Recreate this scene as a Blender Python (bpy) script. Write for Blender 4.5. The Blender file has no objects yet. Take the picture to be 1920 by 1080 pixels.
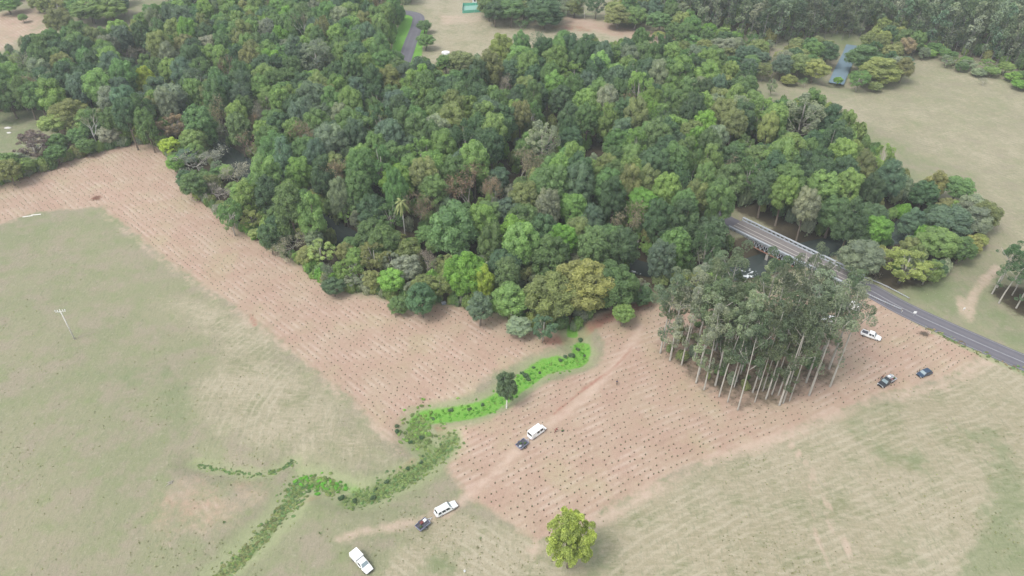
import bpy, bmesh, math, random
import numpy as np
from math import radians, sin, cos, pi, tan, atan2, sqrt

# ------------------------------------------------------------------ camera, sky, sun
CAM_H, CAM_FOV, CAM_PITCH = 125.0, 72.0, 37.85
EXPOSURE = 1.0
SUN_EL, SUN_AZ = 58.0, -128.0        # azimuth of the sun seen from above, degrees from +Y towards +X
scene = bpy.context.scene
col = scene.collection
cam_data = bpy.data.cameras.new('camera')
cam = bpy.data.objects.new('camera', cam_data); col.objects.link(cam)
cam.location = (0, 0, CAM_H); cam.rotation_euler = (radians(90 - CAM_PITCH), 0, 0)
cam_data.sensor_fit = 'HORIZONTAL'; cam_data.angle = radians(CAM_FOV)
cam_data.clip_start = 1; cam_data.clip_end = 12000
scene.camera = cam
world = bpy.data.worlds.new('World'); scene.world = world; world.use_nodes = True
wn = world.node_tree; wn.nodes.clear()
sky = wn.nodes.new('ShaderNodeTexSky'); sky.sky_type = 'NISHITA'; sky.sun_disc = False
sky.sun_elevation = radians(SUN_EL); sky.sun_rotation = radians(SUN_AZ)
sky.air_density = 1.0; sky.dust_density = 3.0; sky.ozone_density = 1.0
hs = wn.nodes.new('ShaderNodeHueSaturation'); hs.inputs['Saturation'].default_value = 0.32
bg = wn.nodes.new('ShaderNodeBackground'); bg.inputs['Strength'].default_value = 0.15
wo = wn.nodes.new('ShaderNodeOutputWorld')
wn.links.new(sky.outputs[0], hs.inputs['Color']); wn.links.new(hs.outputs[0], bg.inputs[0]); wn.links.new(bg.outputs[0], wo.inputs[0])
sd = bpy.data.lights.new('sun', 'SUN'); sd.energy = 0.8; sd.angle = radians(14); sd.color = (1.0, 0.965, 0.91)
sun = bpy.data.objects.new('sun', sd); col.objects.link(sun)
sun.rotation_euler = (radians(90 - SUN_EL), 0, radians(180 - SUN_AZ))
scene.view_settings.view_transform = 'Standard'; scene.view_settings.look = 'None'
scene.view_settings.gamma = 1.0; scene.view_settings.exposure = EXPOSURE
scene.cycles.volume_bounces = 1 if hasattr(scene.cycles, 'volume_bounces') else 0
scene.cycles.max_bounces = 5; scene.cycles.diffuse_bounces = 3; scene.cycles.glossy_bounces = 2
scene.cycles.transmission_bounces = 2; scene.cycles.use_denoising = True

rnd = random.Random(7)
F_PX = 960 / tan(radians(CAM_FOV / 2)); PT = radians(CAM_PITCH)

# ------------------------------------------------------------------ photo pixel -> point on the land
def flat(x, y, z=0.0):
    dx = (x - 960) / F_PX; dy = -(y - 540) / F_PX
    d = (dx, cos(PT) + dy * sin(PT), -sin(PT) + dy * cos(PT))
    t = (z - CAM_H) / d[2]
    return (d[0] * t, d[1] * t)
def proj(x, y, z):
    v = (x, y, z - CAM_H)
    d = v[1] * cos(PT) - v[2] * sin(PT); u = v[1] * sin(PT) + v[2] * cos(PT)
    return (960 + F_PX * v[0] / d, 540 - F_PX * u / d, d)
def poly_w(pts, z=0.0): return np.array([flat(x, y, z) for x, y in pts])
def smooth(p, n=6):
    p = np.array(p, float); out = []
    for i in range(len(p) - 1):
        p0 = p[max(i - 1, 0)]; p1 = p[i]; p2 = p[i + 1]; p3 = p[min(i + 2, len(p) - 1)]
        for k in range(n):
            t = k / n
            out.append(0.5 * ((2 * p1) + (-p0 + p2) * t + (2 * p0 - 5 * p1 + 4 * p2 - p3) * t * t + (-p0 + 3 * p1 - 3 * p2 + p3) * t ** 3))
    out.append(p[-1]); return np.array(out)
def d_line(P, L, W=None):
    """distance of points P (n,2) to polyline L (m,2); W gives half widths along it, then distance minus width"""
    best = np.full(len(P), 1e9)
    for i in range(len(L) - 1):
        a = L[i]; b = L[i + 1]; ab = b - a
        t = np.clip(((P - a) @ ab) / (ab @ ab + 1e-9), 0, 1)
        d = np.linalg.norm(P - (a + t[:, None] * ab), axis=1)
        if W is not None: d = d - (W[i] + (W[i + 1] - W[i]) * t)
        best = np.minimum(best, d)
    return best
def inside(P, poly):
    r = np.zeros(len(P), bool); n = len(poly); j = n - 1
    for i in range(n):
        xi, yi = poly[i]; xj, yj = poly[j]
        c = ((yi > P[:, 1]) != (yj > P[:, 1])) & (P[:, 0] < (xj - xi) * (P[:, 1] - yi) / (yj - yi + 1e-12) + xi)
        r ^= c; j = i
    return r
def sdist(P, poly):
    d = d_line(P, np.vstack([poly, poly[:1]])); return np.where(inside(P, poly), -d, d)
def sstep(a, b, x):
    t = np.clip((x - a) / (b - a), 0, 1); return t * t * (3 - 2 * t)

# ------------------------------------------------------------------ the lie of the land
river_px = [(250, 150), (330, 205), (385, 265), (440, 302), (510, 360), (580, 408), (660, 455), (760, 500), (900, 510), (1040, 488), (1140, 486), (1200, 508), (1300, 520), (1400, 506), (1480, 482), (1560, 463), (1640, 449), (1696, 436), (1722, 412)]
RIVER = smooth([flat(x, y, -4.4) for x, y in river_px], 4)
far_river_px = [(1600, 84), (1592, 104), (1580, 128), (1568, 156), (1596, 152), (1640, 118), (1700, 100)]
FARRIVER = smooth([flat(x, y, -2.0) for x, y in far_river_px[:4]], 4)
gully_px = [(1072, 612), (1088, 650), (1078, 674), (1020, 688), (975, 716), (920, 752), (860, 768), (800, 778), (778, 806), (800, 838), (836, 822), (806, 858), (745, 900), (690, 928), (630, 915), (570, 905), (530, 960), (470, 1020), (400, 1082), (340, 1140)]
GULLY = smooth([flat(x, y) for x, y in gully_px], 4)
side_px = [(366, 872), (430, 886), (500, 890), (548, 866), (560, 900)]
SIDE = smooth([flat(x, y) for x, y in side_px], 4)
road_px = [(1606, 531), (1640, 549), (1690, 577), (1760, 610), (1850, 650), (1920, 680), (2010, 716), (2200, 790)]
ROAD = smooth([flat(x, y) for x, y in road_px], 5)
road2_px = [(1379, 421), (1362, 413), (1335, 398), (1290, 372), (1220, 330)]
ROAD2 = smooth([flat(x, y) for x, y in road2_px], 4)
farroad_px = [(756, 120), (762, 100), (772, 72), (783, 45), (784, 33), (770, 27), (740, 22)]
FARROAD = smooth([flat(x, y) for x, y in farroad_px], 5)
BRA = np.array(flat(1379, 421)); BRB = np.array(flat(1606, 531))

def height(P):
    P = np.atleast_2d(np.asarray(P, float)); x = P[:, 0]; y = P[:, 1]
    z = 0.55 * np.sin(x / 31 + 0.6) * np.sin(y / 27 + 1.1) + 0.25 * np.sin(x / 11.3 + y / 17.0) + 0.16 * np.sin(y / 7.1 - x / 9.0)
    z += 1.6 * np.exp(-(((x + 95) / 42) ** 2 + ((y - 105) / 34) ** 2))
    z += 1.3 * np.exp(-(((x - 62) / 34) ** 2 + ((y - 74) / 24) ** 2))
    dr = np.minimum(d_line(P, ROAD), np.minimum(d_line(P, ROAD2), d_line(P, np.array([BRA, BRB]))))
    z *= sstep(5, 22, dr)
    dv = d_line(P, RIVER)
    bank = 1 - sstep(3.5, 9.5, dv)
    z = z * (1 - bank) - 5.4 * bank
    df = d_line(P, FARRIVER); fb = 1 - sstep(5.0, 13.0, df); z = z * (1 - fb) - 3.0 * fb
    g = np.minimum(d_line(P, GULLY), d_line(P, SIDE) + 1.2)
    z -= 1.3 * (1 - sstep(0.6, 6.5, g))
    far = np.sqrt(x * x + y * y)
    z += 10 * sstep(520, 1500, far) * (1 + np.sin(x / 260.0))
    return z
def hz(x, y): return float(height([[x, y]])[0])
def at(x, y, up=0.0):
    z = 0.0
    for _ in range(4):
        w = flat(x, y, z + up); z = hz(*w)
    return (w[0], w[1], z)

# ------------------------------------------------------------------ materials
def newmat(name):
    m = bpy.data.materials.new(name); m.use_nodes = True
    nt = m.node_tree; b = nt.nodes['Principled BSDF']; return m, nt, b
def simple(name, c, rough=0.7, metal=0.0, var=0.12, scale=3.0, spec=0.4):
    m, nt, b = newmat(name)
    tc = nt.nodes.new('ShaderNodeTexCoord'); n = nt.nodes.new('ShaderNodeTexNoise'); n.inputs['Scale'].default_value = scale; n.inputs['Detail'].default_value = 4
    nt.links.new(tc.outputs['Object'], n.inputs['Vector'])
    mx = nt.nodes.new('ShaderNodeMix'); mx.data_type = 'RGBA'
    mx.inputs[6].default_value = (*[v * (1 - var) for v in c], 1); mx.inputs[7].default_value = (*[min(1, v * (1 + var)) for v in c], 1)
    nt.links.new(n.outputs['Fac'], mx.inputs[0]); nt.links.new(mx.outputs[2], b.inputs['Base Color'])
    b.inputs['Roughness'].default_value = rough; b.inputs['Metallic'].default_value = metal
    b.inputs['Specular IOR Level'].default_value = spec
    return m
def N(nt, t, **kw):
    n = nt.nodes.new(t)
    for k, v in kw.items(): setattr(n, k, v)
    return n
def mix(nt, fac, a, b, mode='MIX'):
    m = N(nt, 'ShaderNodeMix', data_type='RGBA', blend_type=mode)
    for i, v in ((0, fac), (6, a), (7, b)):
        if isinstance(v, (int, float)): m.inputs[i].default_value = v
        elif isinstance(v, tuple): m.inputs[i].default_value = (*v, 1)
        else: nt.links.new(v, m.inputs[i])
    return m.outputs[2]
def math_n(nt, op, a, b=None, c=None, clamp=False):
    m = N(nt, 'ShaderNodeMath', operation=op, use_clamp=clamp)
    for i, v in enumerate((a, b, c)):
        if v is None: continue
        if isinstance(v, (int, float)): m.inputs[i].default_value = v
        else: nt.links.new(v, m.inputs[i])
    return m.outputs[0]
def noise(nt, vec, scale, detail=4, rough=0.55, stretch=None, rot=0.0):
    n = N(nt, 'ShaderNodeTexNoise'); n.inputs['Scale'].default_value = scale; n.inputs['Detail'].default_value = detail; n.inputs['Roughness'].default_value = rough
    if stretch or rot:
        mp = N(nt, 'ShaderNodeMapping'); mp.inputs['Rotation'].default_value = (0, 0, rot); mp.inputs['Scale'].default_value = stretch or (1, 1, 1)
        nt.links.new(vec, mp.inputs[0]); vec = mp.outputs[0]
    nt.links.new(vec, n.inputs['Vector']); return n.outputs['Fac']
def ramp(nt, v, lo, hi):
    m = N(nt, 'ShaderNodeMapRange', interpolation_type='SMOOTHSTEP'); nt.links.new(v, m.inputs[0])
    m.inputs[1].default_value = lo; m.inputs[2].default_value = hi; return m.outputs[0]
def attr(nt, name, kind='GEOMETRY'):
    a = N(nt, 'ShaderNodeAttribute', attribute_type=kind, attribute_name=name); return a

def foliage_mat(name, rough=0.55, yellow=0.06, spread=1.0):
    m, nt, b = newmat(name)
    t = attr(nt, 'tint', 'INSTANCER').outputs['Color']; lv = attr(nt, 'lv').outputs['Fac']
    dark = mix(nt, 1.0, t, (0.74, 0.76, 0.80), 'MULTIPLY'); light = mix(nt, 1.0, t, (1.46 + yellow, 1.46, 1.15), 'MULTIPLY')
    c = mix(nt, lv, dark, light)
    nt.links.new(c, b.inputs['Base Color']); b.inputs['Roughness'].default_value = rough; b.inputs['Specular IOR Level'].default_value = 0.25
    tr_ = N(nt, 'ShaderNodeBsdfTranslucent'); nt.links.new(mix(nt, 1.0, c, (1.1, 1.25, 0.8), 'MULTIPLY'), tr_.inputs[0])
    ms = N(nt, 'ShaderNodeMixShader'); ms.inputs[0].default_value = 0.3; nt.links.new(b.outputs[0], ms.inputs[1]); nt.links.new(tr_.outputs[0], ms.inputs[2])
    nt.links.new(ms.outputs[0], nt.nodes['Material Output'].inputs['Surface'])
    return m
M = {}
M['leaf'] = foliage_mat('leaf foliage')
M['bark'] = simple('brown bark', (0.16, 0.13, 0.10), 0.9, var=0.3, scale=1.5)
M['palebark'] = simple('pale gum bark', (0.37, 0.35, 0.31), 0.8, var=0.3, scale=0.6)
M['greybark'] = simple('grey gum bark', (0.17, 0.155, 0.15), 0.85, var=0.25, scale=0.8)
M['deadwood'] = simple('grey dead wood', (0.40, 0.37, 0.33), 0.9, var=0.2, scale=1.5)
M['whitewood'] = simple('bleached wood', (0.62, 0.60, 0.55), 0.85, var=0.15)
M['white'] = simple('white paint', (0.80, 0.81, 0.80), 0.35, var=0.03)
M['glass'] = simple('dark vehicle glass', (0.03, 0.04, 0.05), 0.08, var=0.1, spec=0.8)
M['glass_b'] = simple('windscreen glass', (0.22, 0.28, 0.30), 0.12, var=0.1, spec=0.8)
M['rubber'] = simple('tyre rubber', (0.025, 0.025, 0.025), 0.8)
M['alloy'] = simple('wheel alloy', (0.45, 0.45, 0.46), 0.35, 0.7)
M['black'] = simple('black paint', (0.03, 0.035, 0.04), 0.3)
M['navy'] = simple('dark blue paint', (0.035, 0.06, 0.10), 0.28)
M['steel'] = simple('galvanised steel', (0.50, 0.53, 0.56), 0.5, 0.3, var=0.12, scale=0.5)
M['lightgrey'] = simple('pale grey metal', (0.40, 0.43, 0.46), 0.5, 0.1, var=0.1, scale=0.4)
M['greytray'] = simple('charcoal trailer bed', (0.07, 0.07, 0.085), 0.7)
M['bluegrey'] = simple('blue grey panel', (0.22, 0.24, 0.32), 0.6)
M['lamp_red'] = simple('red lamp lens', (0.45, 0.02, 0.02), 0.3)
M['lamp_clear'] = simple('clear lamp lens', (0.75, 0.76, 0.74), 0.15)
M['orange'] = simple('orange plastic', (0.75, 0.25, 0.04), 0.5)
M['yellow'] = simple('yellow plastic', (0.75, 0.62, 0.1), 0.5)
M['timber'] = simple('weathered timber', (0.30, 0.24, 0.19), 0.85, var=0.25)
M['rust'] = simple('rusty steel', (0.25, 0.13, 0.09), 0.85, var=0.3)
M['concrete'] = simple('concrete', (0.36, 0.34, 0.31), 0.9, var=0.15, scale=1.2)
M['skin'] = simple('skin', (0.45, 0.28, 0.2), 0.6)
M['hair'] = simple('dark hair', (0.04, 0.03, 0.025), 0.7)
M['khaki'] = simple('khaki cloth', (0.25, 0.2, 0.13), 0.9)
M['maroon'] = simple('maroon cloth', (0.16, 0.045, 0.04), 0.9)
M['denim'] = simple('dark blue cloth', (0.05, 0.06, 0.1), 0.9)
M['whitecloth'] = simple('white cloth', (0.75, 0.74, 0.72), 0.9)
M['soil'] = simple('dug soil', (0.10, 0.05, 0.038), 0.95, var=0.3, scale=6)
M['rock'] = simple('pale rock', (0.55, 0.53, 0.5), 0.9, var=0.2)
M['greenfence'] = simple('teal green mesh', (0.12, 0.42, 0.30), 0.7)
M['court'] = simple('green court', (0.20, 0.36, 0.30), 0.85)

def road_mat():
    m, nt, b = newmat('worn asphalt'); g = N(nt, 'ShaderNodeTexCoord').outputs['Object']
    c = mix(nt, noise(nt, g, 0.25, 5), (0.085, 0.083, 0.098), (0.135, 0.13, 0.15))
    u = attr(nt, 'across').outputs['Fac']
    wheel = math_n(nt, 'ABSOLUTE', math_n(nt, 'SUBTRACT', math_n(nt, 'ABSOLUTE', u), 0.45))
    c = mix(nt, math_n(nt, 'MULTIPLY', math_n(nt, 'SUBTRACT', 1.0, ramp(nt, wheel, 0.05, 0.22)), 0.35), c, (0.17, 0.165, 0.18))
    c = mix(nt, ramp(nt, noise(nt, g, 1.3, 5, 0.7), 0.45, 0.75), c, (0.12, 0.115, 0.12))
    nt.links.new(c, b.inputs['Base Color']); b.inputs['Roughness'].default_value = 0.85; return m
M['asphalt'] = road_mat()
M['line'] = simple('worn white line', (0.30, 0.30, 0.31), 0.8, var=0.35, scale=1.2)

def ground_mat():
    m, nt, b = newmat('paddock and mulch'); g = N(nt, 'ShaderNodeTexCoord').outputs['Object']
    A = lambda n: attr(nt, n).outputs['Fac']
    # breakup of zone edges: warp the masks with noise
    nb = math_n(nt, 'MULTIPLY', math_n(nt, 'SUBTRACT', noise(nt, g, 0.55, 5, 0.65), 0.5), 0.9)
    nb2 = math_n(nt, 'MULTIPLY', math_n(nt, 'SUBTRACT', noise(nt, g, 0.12, 4, 0.6), 0.5), 1.1)
    def mask(name, soft=0.22, w=1.0):
        v = math_n(nt, 'ADD', A(name), math_n(nt, 'MULTIPLY', math_n(nt, 'ADD', nb, nb2), w))
        # keep zero regions zero
        v = math_n(nt, 'MULTIPLY', ramp(nt, v, 0.5 - soft, 0.5 + soft), ramp(nt, A(name), 0.02, 0.2))
        return v
    big = noise(nt, g, 0.022, 5, 0.6); mid = noise(nt, g, 0.11, 5, 0.62); fine = noise(nt, g, 0.9, 5, 0.7)
    flk = noise(nt, g, 1.5, 4, 0.75, (1.0, 0.35, 1), 0.9)
    flk2 = noise(nt, g, 1.3, 4, 0.75, (0.3, 1.0, 1), 0.35)
    # green-grey pasture
    c = mix(nt, ramp(nt, big, 0.35, 0.68), (0.205, 0.216, 0.125), (0.252, 0.236, 0.156))
    c = mix(nt, math_n(nt, 'MULTIPLY', ramp(nt, mid, 0.44, 0.62), 0.65), c, (0.268, 0.225, 0.175))
    c = mix(nt, math_n(nt, 'MULTIPLY', ramp(nt, noise(nt, g, 0.17, 5, 0.7), 0.48, 0.70), 0.42), c, (0.165, 0.215, 0.085))
    # straw pasture
    st = mix(nt, ramp(nt, big, 0.38, 0.62), (0.268, 0.240, 0.158), (0.305, 0.272, 0.190))
    st = mix(nt, math_n(nt, 'MULTIPLY', ramp(nt, mid, 0.46, 0.64), 0.75), st, (0.185, 0.195, 0.105))
    sk = ramp(nt, flk2, 0.40, 0.68)
    st = mix(nt, math_n(nt, 'MULTIPLY', sk, 0.6), st, (0.385, 0.34, 0.255))
    arcs = N(nt, 'ShaderNodeMath', operation='SINE'); nt.links.new(math_n(nt, 'ADD', math_n(nt, 'MULTIPLY', A('arc'), 2 * pi), math_n(nt, 'MULTIPLY', noise(nt, g, 0.2, 3), 4.0)), arcs.inputs[0])
    st = mix(nt, math_n(nt, 'MULTIPLY', math_n(nt, 'MULTIPLY', ramp(nt, arcs.outputs[0], 0.1, 0.9), ramp(nt, noise(nt, g, 0.09, 4, .6), 0.40, 0.58)), 0.42), st, (0.40, 0.36, 0.27))
    dry = mask('dry', 0.35)
    c = mix(nt, dry, c, st)
    # dark green patches
    c = mix(nt, math_n(nt, 'MULTIPLY', mask('green', 0.38, 1.6), 0.58), c, (0.140, 0.185, 0.085))
    # fleck
    c = mix(nt, math_n(nt, 'MULTIPLY', ramp(nt, flk, 0.48, 0.74), 0.5), c, (0.135, 0.155, 0.085))
    c = mix(nt, math_n(nt, 'MULTIPLY', ramp(nt, fine, 0.54, 0.76), 0.42), c, (0.36, 0.33, 0.255))
    grit = noise(nt, g, 2.8, 3, 0.8)
    c = mix(nt, math_n(nt, 'MULTIPLY', ramp(nt, grit, 0.52, 0.72), 0.42), c, (0.115, 0.125, 0.07))
    c = mix(nt, math_n(nt, 'MULTIPLY', ramp(nt, noise(nt, g, 2.2, 3, 0.8), 0.55, 0.75), 0.35), c, (0.42, 0.385, 0.30))
    # mulch rows
    row = A('row')
    rw = N(nt, 'ShaderNodeMath', operation='SINE'); 
    ph = math_n(nt, 'ADD', math_n(nt, 'MULTIPLY', row, 2 * pi), math_n(nt, 'MULTIPLY', math_n(nt, 'SUBTRACT', noise(nt, g, 0.08, 3), 0.5), 3.0))
    nt.links.new(ph, rw.inputs[0])
    rwv = math_n(nt, 'MULTIPLY', math_n(nt, 'ADD', rw.outputs[0], 1.0), 0.5)
    mu = mix(nt, ramp(nt, mid, 0.38, 0.68), (0.352, 0.250, 0.190), (0.362, 0.282, 0.208))
    mu = mix(nt, math_n(nt, 'MULTIPLY', ramp(nt, noise(nt, g, 0.06, 5, 0.65), 0.48, 0.68), 0.6), mu, (0.34, 0.30, 0.19))
    stk = math_n(nt, 'MULTIPLY', rwv, ramp(nt, noise(nt, g, 0.13, 5, 0.68), 0.42, 0.66))
    mu = mix(nt, math_n(nt, 'MULTIPLY', stk, 0.42), mu, (0.50, 0.415, 0.345))
    stk2 = math_n(nt, 'MULTIPLY', math_n(nt, 'SUBTRACT', 1.0, rwv), ramp(nt, noise(nt, g, 0.14, 4, 0.6), 0.45, 0.7))
    mu = mix(nt, math_n(nt, 'MULTIPLY', stk2, 0.38), mu, (0.27, 0.20, 0.14))
    mu = mix(nt, math_n(nt, 'MULTIPLY', ramp(nt, fine, 0.50, 0.78), 0.5), mu, (0.28, 0.19, 0.15))
    mu = mix(nt, math_n(nt, 'MULTIPLY', ramp(nt, grit, 0.5, 0.72), 0.4), mu, (0.20, 0.135, 0.10))
    c = mix(nt, mask('mulch', 0.3), c, mu)
    # bare pinkish dirt, red dirt
    c = mix(nt, math_n(nt, 'MULTIPLY', mask('bare', 0.35), 0.8), c, mix(nt, fine, (0.37, 0.27, 0.205), (0.50, 0.40, 0.325)))
    c = mix(nt, math_n(nt, 'MULTIPLY', mask('red', 0.3), 0.8), c, mix(nt, fine, (0.20, 0.085, 0.06), (0.36, 0.19, 0.14)))
    # verge of the gully, lush grass
    c = mix(nt, math_n(nt, 'MULTIPLY', mask('verge', 0.35), 0.8), c, mix(nt, fine, (0.20, 0.23, 0.12), (0.30, 0.32, 0.18)))
    c = mix(nt, mask('lush', 0.25, 0.7), c, mix(nt, fine, (0.085, 0.235, 0.035), (0.19, 0.36, 0.07)))
    c = mix(nt, math_n(nt, 'MULTIPLY', mask('ferny', 0.35, 0.9), 0.85), c, mix(nt, fine, (0.10, 0.135, 0.055), (0.20, 0.26, 0.10)))
    # forest floor and bank
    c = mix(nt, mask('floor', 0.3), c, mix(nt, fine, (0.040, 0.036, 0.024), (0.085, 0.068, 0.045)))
    nt.links.new(c, b.inputs['Base Color']); b.inputs['Roughness'].default_value = 0.95; b.inputs['Specular IOR Level'].default_value = 0.1
    bp = N(nt, 'ShaderNodeBump'); bp.inputs['Strength'].default_value = 0.5; bp.inputs['Distance'].default_value = 0.25
    nt.links.new(math_n(nt, 'ADD', fine, flk), bp.inputs['Height']); nt.links.new(bp.outputs[0], b.inputs['Normal'])
    return m
M['ground'] = ground_mat()

def water_mat():
    m, nt, b = newmat('river water'); g = N(nt, 'ShaderNodeTexCoord').outputs['Object']
    f = attr(nt, 'foam').outputs['Fac']
    n = math_n(nt, 'ADD', f, math_n(nt, 'MULTIPLY', math_n(nt, 'SUBTRACT', noise(nt, g, 0.7, 5, 0.75), 0.5), 1.4))
    fm = math_n(nt, 'MULTIPLY', ramp(nt, n, 0.45, 0.62), ramp(nt, f, 0.05, 0.3))
    c = mix(nt, fm, (0.045, 0.058, 0.055), (0.72, 0.76, 0.78))
    nt.links.new(c, b.inputs['Base Color'])
    b.inputs['Specular IOR Level'].default_value = 1.0
    r = mix(nt, fm, (0.08, 0.08, 0.08), (0.7, 0.7, 0.7)); nt.links.new(r, b.inputs['Roughness'])
    bp = N(nt, 'ShaderNodeBump'); bp.inputs['Strength'].default_value = 0.25; bp.inputs['Distance'].default_value = 0.1
    nt.links.new(noise(nt, g, 1.2, 4), bp.inputs['Height']); nt.links.new(bp.outputs[0], b.inputs['Normal'])
    return m
M['water'] = water_mat()
M['farwater'] = simple('water with painted sky reflection', (0.19, 0.27, 0.33), 0.12, var=0.15, scale=0.3, spec=1.0)  # pale sky reflection is put into the base colour of this water

# ------------------------------------------------------------------ object helpers
def tag(o, label=None, cat=None, group=None, kind=None):
    if label: o['label'] = label
    if cat: o['category'] = cat
    if group: o['group'] = group
    if kind: o['kind'] = kind
    return o
def empty(name, loc=(0, 0, 0), rz=0.0, label=None, cat=None, group=None, scale=None):
    o = bpy.data.objects.new(name, None); o.empty_display_size = 0.5
    o.location = loc; o.rotation_euler = (0, 0, rz)
    if scale: o.scale = scale
    col.objects.link(o); return tag(o, label, cat, group)
def mesh(name, V, Fc, mats, lv=None, mi=None, smooth_=False):
    me = bpy.data.meshes.new(name); me.from_pydata([tuple(map(float, v)) for v in V], [], [tuple(int(i) for i in f) for f in Fc])
    for m in (mats if isinstance(mats, (list, tuple)) else [mats]): me.materials.append(m)
    if mi is not None: me.polygons.foreach_set('material_index', np.array(mi, np.int32))
    if lv is not None:
        a = me.attributes.new('lv', 'FLOAT', 'POINT'); a.data.foreach_set('value', np.array(lv, np.float32))
    if smooth_: me.polygons.foreach_set('use_smooth', np.ones(len(me.polygons), bool))
    me.update(); return me
def link(name, me, parent=None, loc=(0, 0, 0)):
    o = bpy.data.objects.new(name, me); col.objects.link(o); o.parent = parent; o.location = loc; return o

class MB:
    def __init__(s): s.V = []; s.F = []
    def add(s, V, Fc):
        n = len(s.V); s.V += [tuple(v) for v in V]; s.F += [tuple(i + n for i in f) for f in Fc]; return s
    def box(s, x0, x1, y0, y1, z0, z1):
        return s.add([(x0, y0, z0), (x1, y0, z0), (x1, y1, z0), (x0, y1, z0), (x0, y0, z1), (x1, y0, z1), (x1, y1, z1), (x0, y1, z1)],
                     [(0, 3, 2, 1), (4, 5, 6, 7), (0, 1, 5, 4), (1, 2, 6, 5), (2, 3, 7, 6), (3, 0, 4, 7)])
    def tube(s, pts, rs, n=6, cap=True):
        pts = np.array(pts, float)
        if np.isscalar(rs): rs = [rs] * len(pts)
        V = []; up = None
        for i, p in enumerate(pts):
            t = pts[min(i + 1, len(pts) - 1)] - pts[max(i - 1, 0)]; t = t / (np.linalg.norm(t) + 1e-9)
            if up is None:
                up = np.array([1.0, 0, 0]) if abs(t[2]) > 0.8 else np.array([0, 0, 1.0])
            a = np.cross(t, up); a /= np.linalg.norm(a) + 1e-9; b_ = np.cross(t, a); up = -b_ if False else np.cross(a, t)
            for k in range(n):
                an = 2 * pi * k / n; V.append(p + rs[i] * (cos(an) * a + sin(an) * up))
        Fc = []
        for i in range(len(pts) - 1):
            for k in range(n):
                k2 = (k + 1) % n; Fc.append((i * n + k, i * n + k2, (i + 1) * n + k2, (i + 1) * n + k))
        if cap: Fc.append(tuple(range(n))[::-1]); Fc.append(tuple((len(pts) - 1) * n + k for k in range(n)))
        return s.add(V, Fc)
    def loft(s, rings, cap=True):
        n = len(rings[0]); V = [v for r in rings for v in r]; Fc = []
        for i in range(len(rings) - 1):
            for k in range(n):
                k2 = (k + 1) % n; Fc.append((i * n + k, i * n + k2, (i + 1) * n + k2, (i + 1) * n + k))
        if cap: Fc.append(tuple(range(n))[::-1]); Fc.append(tuple((len(rings) - 1) * n + k for k in range(n)))
        return s.add(V, Fc)
    def quad(s, a, b, c, d): return s.add([a, b, c, d], [(0, 1, 2, 3)])
    def build(s, name, mat, parent=None, bevel=0.0, sm=False, loc=(0, 0, 0), normals=True):
        me = mesh(name, s.V, s.F, mat, smooth_=sm)
        if normals:
            bm = bmesh.new(); bm.from_mesh(me); bmesh.ops.recalc_face_normals(bm, faces=bm.faces)
            if bevel: bmesh.ops.bevel(bm, geom=[e for e in bm.edges if e.calc_face_angle(0) > 0.3], offset=bevel, segments=2, affect='EDGES', profile=0.6)
            bm.to_mesh(me); bm.free()
        return link(name, me, parent, loc)

# ------------------------------------------------------------------ ground sheet
def grid_axis(lo, hi, step, a, b, g=1.09):
    xs = list(np.arange(lo, hi + 1e-6, step)); s = step; x = xs[-1]
    while x < b: s *= g; x += s; xs.append(x)
    s = step; x = xs[0]; pre = []
    while x > a: s *= g; x -= s; pre.append(x)
    return np.array(pre[::-1] + xs)
gx = grid_axis(-135, 150, 0.9, -3200, 3200); gy = grid_axis(48, 245, 0.9, -900, 4200, 1.035)
GX, GY = np.meshgrid(gx, gy); P = np.column_stack([GX.ravel(), GY.ravel()])
Z = height(P); ZG = Z.reshape(GX.shape)
def height(Q):
    Q = np.atleast_2d(np.asarray(Q, float)); i = np.clip(np.searchsorted(gx, Q[:, 0]) - 1, 0, len(gx) - 2); j = np.clip(np.searchsorted(gy, Q[:, 1]) - 1, 0, len(gy) - 2)
    u = (Q[:, 0] - gx[i]) / (gx[i + 1] - gx[i]); v = (Q[:, 1] - gy[j]) / (gy[j + 1] - gy[j])
    return ZG[j, i] * (1 - u) * (1 - v) + ZG[j, i + 1] * u * (1 - v) + ZG[j + 1, i] * (1 - u) * v + ZG[j + 1, i + 1] * u * v
def hz(x, y): return float(height([[x, y]])[0])

mulchA = poly_w([(-80, 375), (0, 345), (130, 298), (265, 264), (300, 270), (345, 330), (400, 395), (520, 470), (640, 548), (740, 562), (830, 572), (900, 578), (960, 605), (1010, 622), (1062, 622), (1050, 650), (985, 668), (925, 700), (880, 735), (800, 760), (745, 800), (775, 862), (700, 790), (640, 736), (480, 605), (330, 500), (190, 388), (60, 402), (0, 425), (-80, 440)])
mulchB = poly_w([(1105, 590), (1205, 566), (1300, 585), (1500, 545), (1610, 545), (1700, 592), (1845, 664), (1760, 712), (1650, 742), (1480, 806), (1300, 870), (1150, 945), (1060, 1006), (1005, 1008), (930, 962), (872, 926), (835, 872), (862, 815), (822, 795), (850, 784), (900, 780), (950, 765), (1010, 722), (1070, 700), (1122, 688), (1135, 650), (1120, 620)])
row_dir_A = np.array(flat(770, 860)) - np.array(flat(185, 380)); row_dir_A /= np.linalg.norm(row_dir_A)
row_dir_B = np.array(flat(1280, 772)) - np.array(flat(900, 945)); row_dir_B /= np.linalg.norm(row_dir_B)
def rowcoord(P):
    inB = P[:, 0] * 0 + sdist(P, mulchB) < sdist(P, mulchA)
    a = P @ np.array([-row_dir_A[1], row_dir_A[0]]); b_ = P @ np.array([-row_dir_B[1], row_dir_B[0]])
    return np.where(inB, b_ + 0.9 * np.sin(P @ row_dir_B / 16.0), a) / 1.75
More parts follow.
